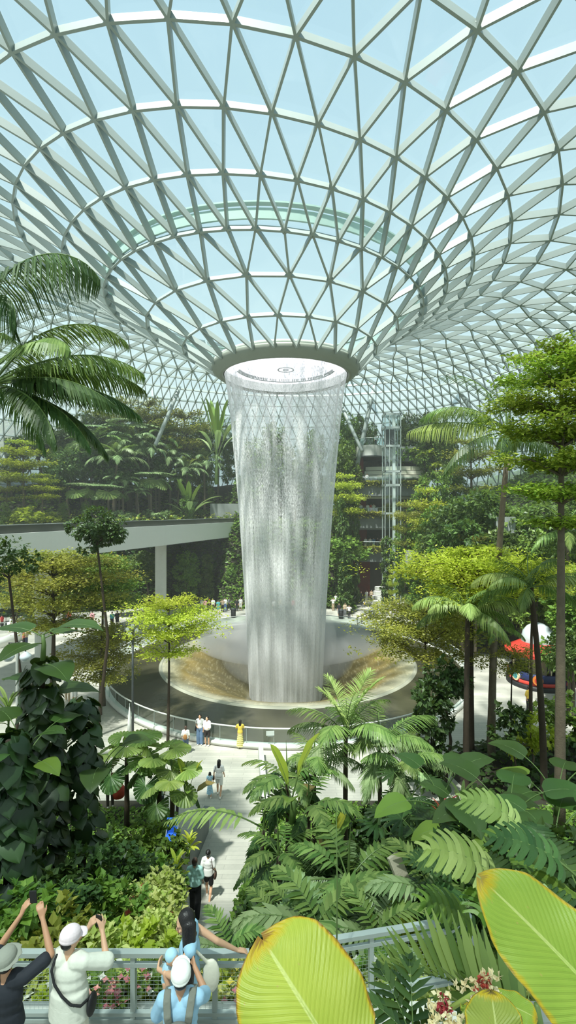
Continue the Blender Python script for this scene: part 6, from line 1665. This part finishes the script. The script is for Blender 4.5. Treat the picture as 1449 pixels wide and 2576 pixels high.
n4 = Pose(elR=(.22, .22, 1.20), wrR=(.08, .42, 1.30), hdR=(.04, .50, 1.36), elL=(-.25, .08, 1.14), wrL=(-.2, .3, 1.05), hdL=(-.16, .38, 1.05), look=(-.12, 1, .05))
figure('man in white cap and pale blue shirt wearing a grey backpack, seen from behind', (-1.04, 4.62, TZ), R(4), n4, 1.0, .009, True, hands={'R': ((-.8, 0, .4), -1, .5), 'L': ((.8, 0, .2), 1, .5)}, skin=SKIN2, top=((160, 200, 226), dict(sleeve=.8, wide=.015)), legs=((90, 96, 104), dict(wide=.015)), hair=dict(length=None), cap=((244, 244, 238), dict(brim=True)), extras=ex_n4)

# --- people on the walk and at the pool
def mid(label, px, yf, yh, rz, p, d=None, z=None, **k):
    d = d or floor_d(yf); z = (CAMZ - (yf - CY) / F * d) if z is None else z
    q = P(px, yf, d); H_ = (yf - yh) / F * d
    return figure(label, (q[0], q[1], z), R(rz), p, H_ / 1.71, .016, True, **k)
WALK = lambda: Pose(kneeL=(-.10, .16, .50), ankL=(-.10, .18, .09), kneeR=(.10, .0, .48), ankR=(.10, -.22, .12), elL=(-.22, -.08, 1.12), wrL=(-.22, -.04, .88), hdL=(-.21, -.02, .79), wrR=(.22, .16, .9), hdR=(.21, .2, .81))
def bag(c, x=.24, y=0, z=.88, r=(.05, .11, .13)):
    def f(root, p, H, rt):
        link('bag', blob('bag', lambda m: m.ell((x, y, z), r, 12, 8), .016, cloth(c)), root)
        link('strap', blob('strap', lambda m: [capsule(m, a, .014, b_, .014, 6) for a, b_ in (((x, y, z + .1), (x * .8, -.12, 1.2)), ((x * .8, -.12, 1.2), (x * .5, -.06, 1.46)), ((x * .5, -.06, 1.46), (x * .75, .08, 1.38)), ((x * .75, .08, 1.38), (x, .05, z + .1)))], .012, cloth(c)), root)
    return f
def rucksack(c):
    return lambda root, p, H, rt: link('rucksack', blob('rucksack', lambda m: (m.ell((0, -.18, 1.1), (.14, .09, .17), 14, 8)), .016, cloth(c)), root)
mid('man in a mint shirt and black trousers walking away down the walk', 490, 2305, 2158, 0, WALK(), 13.5, top=((190, 236, 228), dict(sleeve=.8, wide=.03, inf=.025)), legs=((34, 34, 36), dict(wide=.02)), shoes=(40, 38, 36), hair={}, hairmat=HAIRB)
mid('woman in white top and black shorts with a brown shoulder bag walking down the walk', 524, 2266, 2138, -8, WALK(), 15.1, fem=True, top=((238, 238, 232), dict(sleeve=.7, wide=.02, hem=.86)), legs=((30, 30, 32), dict(to=.36), 'shorts'), hair=dict(bun=True), extras=bag((78, 58, 46)))
mid('girl in a pale blue dress with two plaits holding hands on the walk', 528, 2005, 1942, 0, WALK(), fem=True, top=((170, 208, 226), dict(sleeve=.3, hem=.95)), dress=((172, 210, 228), dict(to=.28, flare=.09)), hair=dict(tail=True))
mid('woman with very long hair in white top and shorts beside the girl in blue', 551, 2004, 1911, -4, WALK(), fem=True, top=((240, 238, 234), dict(sleeve=.6, wide=.02)), legs=((240, 238, 232), dict(to=.34, wide=.01), 'shorts'), hair=dict(length=.55), extras=bag((40, 36, 38), -.25))
mid('man in white shirt and jeans with a brown rucksack near the pool rail', 467, 1896, 1826, 2, Pose(), top=((238, 238, 234), dict(sleeve=.8, wide=.02)), legs=((84, 104, 128), dict(to=.8)), hair={}, hairmat=HAIRB, extras=rucksack((164, 116, 66)))
mid('woman in white tee and wide jeans posing at the pool rail', 503, 1873, 1797, 176, Pose(elR=(.24, -.04, 1.12), wrR=(.12, .12, 1.0), hdR=(.06, .16, 1.0)), fem=True, top=((240, 240, 238), dict(sleeve=.6)), legs=((110, 138, 172), dict(wide=.035)), hair=dict(length=.3), extras=bag((34, 32, 34), .25))
mid('woman in white blouse and dark shorts posing right beside the one in jeans', 521, 1876, 1802, 168, Pose(elL=(-.2, .06, 1.1), wrL=(-.05, .2, 1.05), hdL=(.03, .22, 1.05)), fem=True, top=((242, 242, 240), dict(sleeve=1.2, wide=.02)), legs=((48, 40, 40), dict(to=.4), 'shorts'), hair=dict(length=.2))
mid('woman in a yellow dress looking over the pool rail', 604, 1882, 1811, 0, Pose(elL=(-.26, .1, 1.16), wrL=(-.14, .26, 1.12), hdL=(-.06, .3, 1.12), elR=(.26, .1, 1.16), wrR=(.14, .26, 1.12), hdR=(.06, .3, 1.12)), fem=True, top=((236, 206, 84), dict(sleeve=.7, wide=.01)), dress=((232, 222, 140), dict(to=.16, flare=.10)), hair=dict(length=.3))
mid('shaded person in a pale shirt walking behind the fuzzy palm trunks', 403, 2050, 1962, 20, WALK(), top=((150, 168, 160), dict(sleeve=.8)), legs=((50, 54, 60), dict()), hair={})
mid('shaded person in white shirt and dark trousers right of the fuzzy palm trunks', 441, 2055, 1968, 10, WALK(), top=((206, 214, 206), dict(sleeve=.8, wide=.02)), legs=((58, 48, 50), dict()), hair={})
mid('person in a sun hat and brown jacket among the plants beside the red basket', 277, 2030, 1932, 30, Pose(), 18.4, top=((122, 92, 66), dict(sleeve=1.2, wide=.02)), legs=((70, 62, 56), dict()), hair={}, cap=((226, 214, 200), dict(brim=True)))
SIT = lambda: Pose(pel=(0, 0, .52), waist=(0, 0, .66), chest=(0, .02, .84), hipL=(-.1, 0, .48), hipR=(.1, 0, .48), kneeL=(-.12, .42, .48), kneeR=(.12, .42, .48), ankL=(-.12, .42, .08), ankR=(.12, .42, .08), shL=(-.165, .02, .95), shR=(.165, .02, .95), elL=(-.22, .08, .70), elR=(.22, .08, .70), wrL=(-.16, .28, .56), wrR=(.16, .28, .56), hdL=(-.12, .36, .54), hdR=(.12, .36, .54), neck=(0, .02, 1.0), head=(0, .04, 1.145))
d_ = 22.5
bn = thing('bench', 'low dark bench under the seated couple at right', 'bench', (P(1312, 1960, d_)[0], d_ - .05, 0))
m = MB(); m.box((0, 0, .40), (1.9, .45, .06)); m.build('seat', M_GREY, bn)
for sx in (-.8, .8): m = MB(); m.box((sx, 0, .185), (.08, .4, .37)); m.build('leg', M_LAMP, bn)
figure('seated person in a blue shirt with back turned on the bench at right', (P(1292, 1960, d_)[0], d_, .02), R(-10), SIT(), 1.02, .016, True, top=((112, 152, 184), dict(sleeve=.8, hem=.50)), legs=((52, 56, 66), dict()), hair={})
figure('seated woman with long black hair next to the one in the blue shirt', (P(1318, 1960, d_)[0], d_, .02), R(8), SIT(), 1.0, .016, True, True, top=((40, 42, 46), dict(sleeve=.8, hem=.50)), legs=((60, 56, 60), dict()), hair=dict(length=.45))

# --- small figures far away: one mesh each, own colours
def far_mesh(p, fem, long_, to, sl):
    m = MB(); inf = {}
    def one(fn, k, vx=.03):
        me = blob('t', fn, vx, SKIN, smooth=2); n = len(me.vertices); co = np.empty(n * 3); me.vertices.foreach_get('co', co)
        m.cur = k; m.add(co.reshape(-1, 3), [tuple(f.vertices) for f in me.polygons]); bpy.data.meshes.remove(me)
    def fb(mm): inf['h'] = body_parts(mm, p, False, fem)
    one(fb, 0); rt, Rm, H = inf['h']
    one(lambda mm: shirt_parts(mm, p, inf=.03, sleeve=sl, wide=.02), 1); one(lambda mm: leg_parts(mm, p, inf=.025, to=to), 2); one(lambda mm: hair_parts(mm, p, H, rt, length=long_, vol=.02), 3)
    return m.mesh('person', [SKIN, SKIN, SKIN, HAIR], True)
FM = [far_mesh(Pose(), False, 0, 1, .8), far_mesh(WALK(), False, 0, 1, .8), far_mesh(WALK(), True, .3, .4, .6), far_mesh(Pose(elR=(.3, .14, 1.3), wrR=(.14, .32, 1.5), hdR=(.08, .36, 1.6), elL=(-.28, .14, 1.3), wrL=(-.1, .33, 1.5), hdL=(-.04, .36, 1.6)), False, 0, 1, .8), far_mesh(Pose(), True, .35, .5, .7), far_mesh(SIT(), False, 0, 1, .8)]
W_, K_, G_, B_, RD, YL, TN, PK, NV, TL = (238, 238, 234), (38, 38, 42), (128, 132, 136), (98, 132, 176), (190, 56, 56), (232, 196, 80), (196, 176, 148), (226, 160, 170), (44, 54, 84), (84, 168, 172)
FAR = [  # px, feet row or floor height, mesh, turn, top, legs, words
    (508, 1538, 0, 160, W_, NV, 'person in white and navy, leftmost of the row behind the pool left of the water'), (516, 1540, 4, 200, PK, W_, 'person in pink, second from left in the row behind the pool'), (527, 1536, 1, 90, RD, K_, 'person in red walking behind the pool left of the water'),
    (536, 1539, 0, 180, W_, K_, 'person in white and black right of the red one behind the pool'), (549, 1542, 4, 180, TL, TL, 'person in teal standing behind the pool left of the water'), (560, 1540, 3, 180, TN, K_, 'person in tan raising a phone behind the pool'), (567, 1537, 0, 170, W_, B_, 'person in white and blue beside the tan one behind the pool'),
    (576, 1535, 1, 270, G_, K_, 'person in grey walking toward the black bin behind the pool'), (596, 1538, 0, 180, K_, K_, 'person in black right of the black bin behind the pool'), (605, 1536, 4, 180, W_, W_, 'person all in white closest to the left edge of the water'),
    (690, 1541, 0, 180, W_, K_, 'person in white seen through the left of the falling water'), (706, 1538, 4, 180, YL, W_, 'person in yellow seen through the falling water'), (722, 1542, 3, 180, W_, NV, 'person raising a phone seen through the falling water'), (738, 1540, 0, 180, RD, K_, 'person in red seen through the falling water'), (770, 1541, 1, 90, B_, K_, 'person in blue seen through the right of the falling water'),
    (838, 1536, 3, 180, W_, TN, 'person in white and tan at the right edge of the water raising a phone'), (845, 1526, 0, 150, W_, G_, 'person in white and grey farther behind, right of the water'), (853, 1552, 4, 180, K_, G_, 'person in black next to the bollard bin'), (878, 1556, 3, 180, W_, K_, 'person in white and black at the pool rail right of the bollard bin'),
    (868, 1552, 0, 180, TN, G_, 'person in tan and grey at the pool rail right of the bollard bin'), (908, 1517, 1, 230, K_, K_, 'person all in black walking on the plaza right of the water'), (922, 1514, 0, 200, W_, W_, 'person all in white standing on the plaza right of the water'), (934, 1513, 0, 180, TN, K_, 'person in tan and black by the slab tables'), (917, 1528, 5, 90, YL, G_, 'child in yellow sitting by the dark stair railing'),
    # left plaza
    (60, 1628, 0, 100, (206, 120, 100), K_, 'person in coral by the white curved wall at left'), (66, 1627, 3, 270, TN, NV, 'person in tan facing the one in coral at the white wall'), (28, 1592, 1, 90, W_, W_, 'person in white walking near the white post railing at the left border'), (5, 1585, 0, 90, RD, K_, 'person in red at the left border of the plaza'),
    (140, 1578, 5, 180, W_, K_, 'person in white sitting right of the left concrete column'), (163, 1576, 0, 180, K_, RD, 'person in black and red right of the left concrete column'), (174, 1572, 4, 200, RD, NV, 'person in bright red standing between the columns'), (192, 1590, 0, 150, NV, K_, 'person in navy standing nearer between the columns'),
    (232, 1575, 0, 180, PK, K_, 'person in pink in the shade left of the trunk between the columns'), (262, 1580, 1, 120, W_, W_, 'person in white walking under the olive crown between the columns'), (282, 1577, 0, 180, TL, K_, 'person in teal in the shade under the bridge'), (295, 1575, 4, 180, K_, K_, 'person all in black in the shade under the bridge'),
    (170, 1765, 1, 200, G_, TN, 'person in grey and tan on the plaza below the olive crown'), (188, 1768, 4, 180, K_, W_, 'person in black and white beside the one in grey and tan'),
    # right plaza
    (1330, 1792, 0, 200, YL, K_, 'person in yellow standing on the plaza below the carousel'), (1385, 1708, 4, 180, TL, W_, 'person in teal at the carousel step'), (1420, 1700, 0, 200, W_, G_, 'person in white right of the carousel'), (1418, 1740, 0, 160, YL, NV, 'person in pale yellow at the right border below the carousel'),
    (1218, 1945, 5, 180, PK, K_, 'person in pink sitting behind the slim bare trunk'), (1360, 1985, 5, 180, W_, PK, 'person in white sitting left of the thick trunk'),
]
def farp(px, loc, mi, rz, a, b_, lab, sc=1.0):
    o = link('person', FM[mi], None, loc, (0, 0, R(rz)), sc); tag(o, lab, 'person')
    for i, mt in ((1, cloth(a)), (2, cloth(b_))): o.material_slots[i].link = 'OBJECT'; o.material_slots[i].material = mt
    return o
for px, yf, mi, rz, a, b_, lab in FAR:
    d = floor_d(yf); farp(px, (P(px, yf, d)[0], d, float(gz(0, d))), mi, rz, a, b_, lab, .98 + .08 * rng.random() if 'child' not in lab else .65)
UP = [(908, 13.0, 0, 180, W_, K_, 'person in white at the third floor railing, leftmost'), (925, 13.0, 4, 170, W_, W_, 'person all in white on the third floor left of the red one'), (933, 13.0, 0, 190, RD, RD, 'person all in red at the third floor railing'), (940, 13.0, 3, 180, W_, TN, 'person in white and tan right of the red one on the third floor'), (965, 13.0, 0, 180, TN, K_, 'person in tan by the lift on the third floor'),
      (1024, 13.0, 4, 180, W_, B_, 'person in white and blue right of the lift on the third floor'), (1036, 13.0, 0, 180, W_, W_, 'person all in white, rightmost on the third floor'), (923, 17.8, 0, 180, W_, G_, 'person in white leaning at the fourth floor railing'), (912, 17.8, 1, 90, NV, K_, 'person in navy at the fourth floor railing'), (1008, 17.8, 0, 180, G_, K_, 'person in grey on the fourth floor right of the lift'),
      (920, 7.6, 0, 180, W_, TN, 'person in white and tan on the second floor, leftmost'), (931, 7.6, 3, 180, W_, K_, 'person raising a phone on the second floor'), (940, 7.6, 4, 180, B_, W_, 'person in blue on the second floor'), (950, 7.6, 0, 180, K_, G_, 'person in black and grey on the second floor'), (959, 7.6, 0, 200, PK, W_, 'person in pink on the second floor'), (969, 7.6, 4, 180, TN, TN, 'person all in tan, rightmost on the second floor'), (904, 7.6, 5, 180, (222, 140, 70), K_, 'child in orange on the second floor'),
      (945, 24.0, 0, 180, W_, K_, 'person in white up on the round grey drum')]
for px, z, mi, rz, a, b_, lab in UP:
    d = 75.9 if z < 24 else 76.4; farp(px, (P(px, 0, d)[0], d, z), mi, rz, a, b_, lab)

# ------------------------------------------------------------------ groups of like things
GR = {'palm_tree': ('palm trees around the walk and plaza', 'palm trees of the hill garden'), 'broadleaf_tree': ('leafy trees around the plaza', 'leafy trees of the hill garden and slope'), 'layered_tree': ('layered trees around the pool', 'layered trees of the hill garden and slope'),
      'shrub': ('shrubs on the bank and verge', 'shrubs of the hill garden and slope'), 'fan_palm': ('fan palms beside the walk', 'fan palms of the hill garden'), 'banana_plant': ('banana plants beside the walk', 'banana plants of the hill garden'), 'climber_column': ('pillars clothed in climbers', 'climber columns around the building'),
      'flowering_plant': ('flowering plants along the railing',) * 2, 'fern_palm': ('low fern palms behind the railing',) * 2, 'monstera': ('monsteras in the right bed',) * 2, 'elephant_ear': ('elephant ears among the trunks',) * 2, 'cordyline': ('cordylines beside the walk',) * 2, 'lady_palm': ('lady palm clumps in the right bed',) * 2,
      'lime_leaf': ('big leaves nearest the camera',) * 2, 'market_umbrella': ('market umbrellas',) * 2, 'litter_bin': ('bins behind the pool',) * 2, 'glass_railing': ('glass railings of the building',) * 2}
for o in list(SC.objects):
    if o.parent is not None or 'category' not in o: continue
    nm = o.name.split('.')[0]; y = o.matrix_basis.translation.y; z = o.matrix_basis.translation.z
    if nm == 'person': o['group'] = 'visitors at the front railing' if y < 6 else 'visitors on the building floors' if z > 5 else 'visitors around the pool and plaza' if y > 26.5 else 'visitors along the walk'
    elif nm in GR and 'group' not in o: o['group'] = GR[nm][1 if y > 38 else 0]
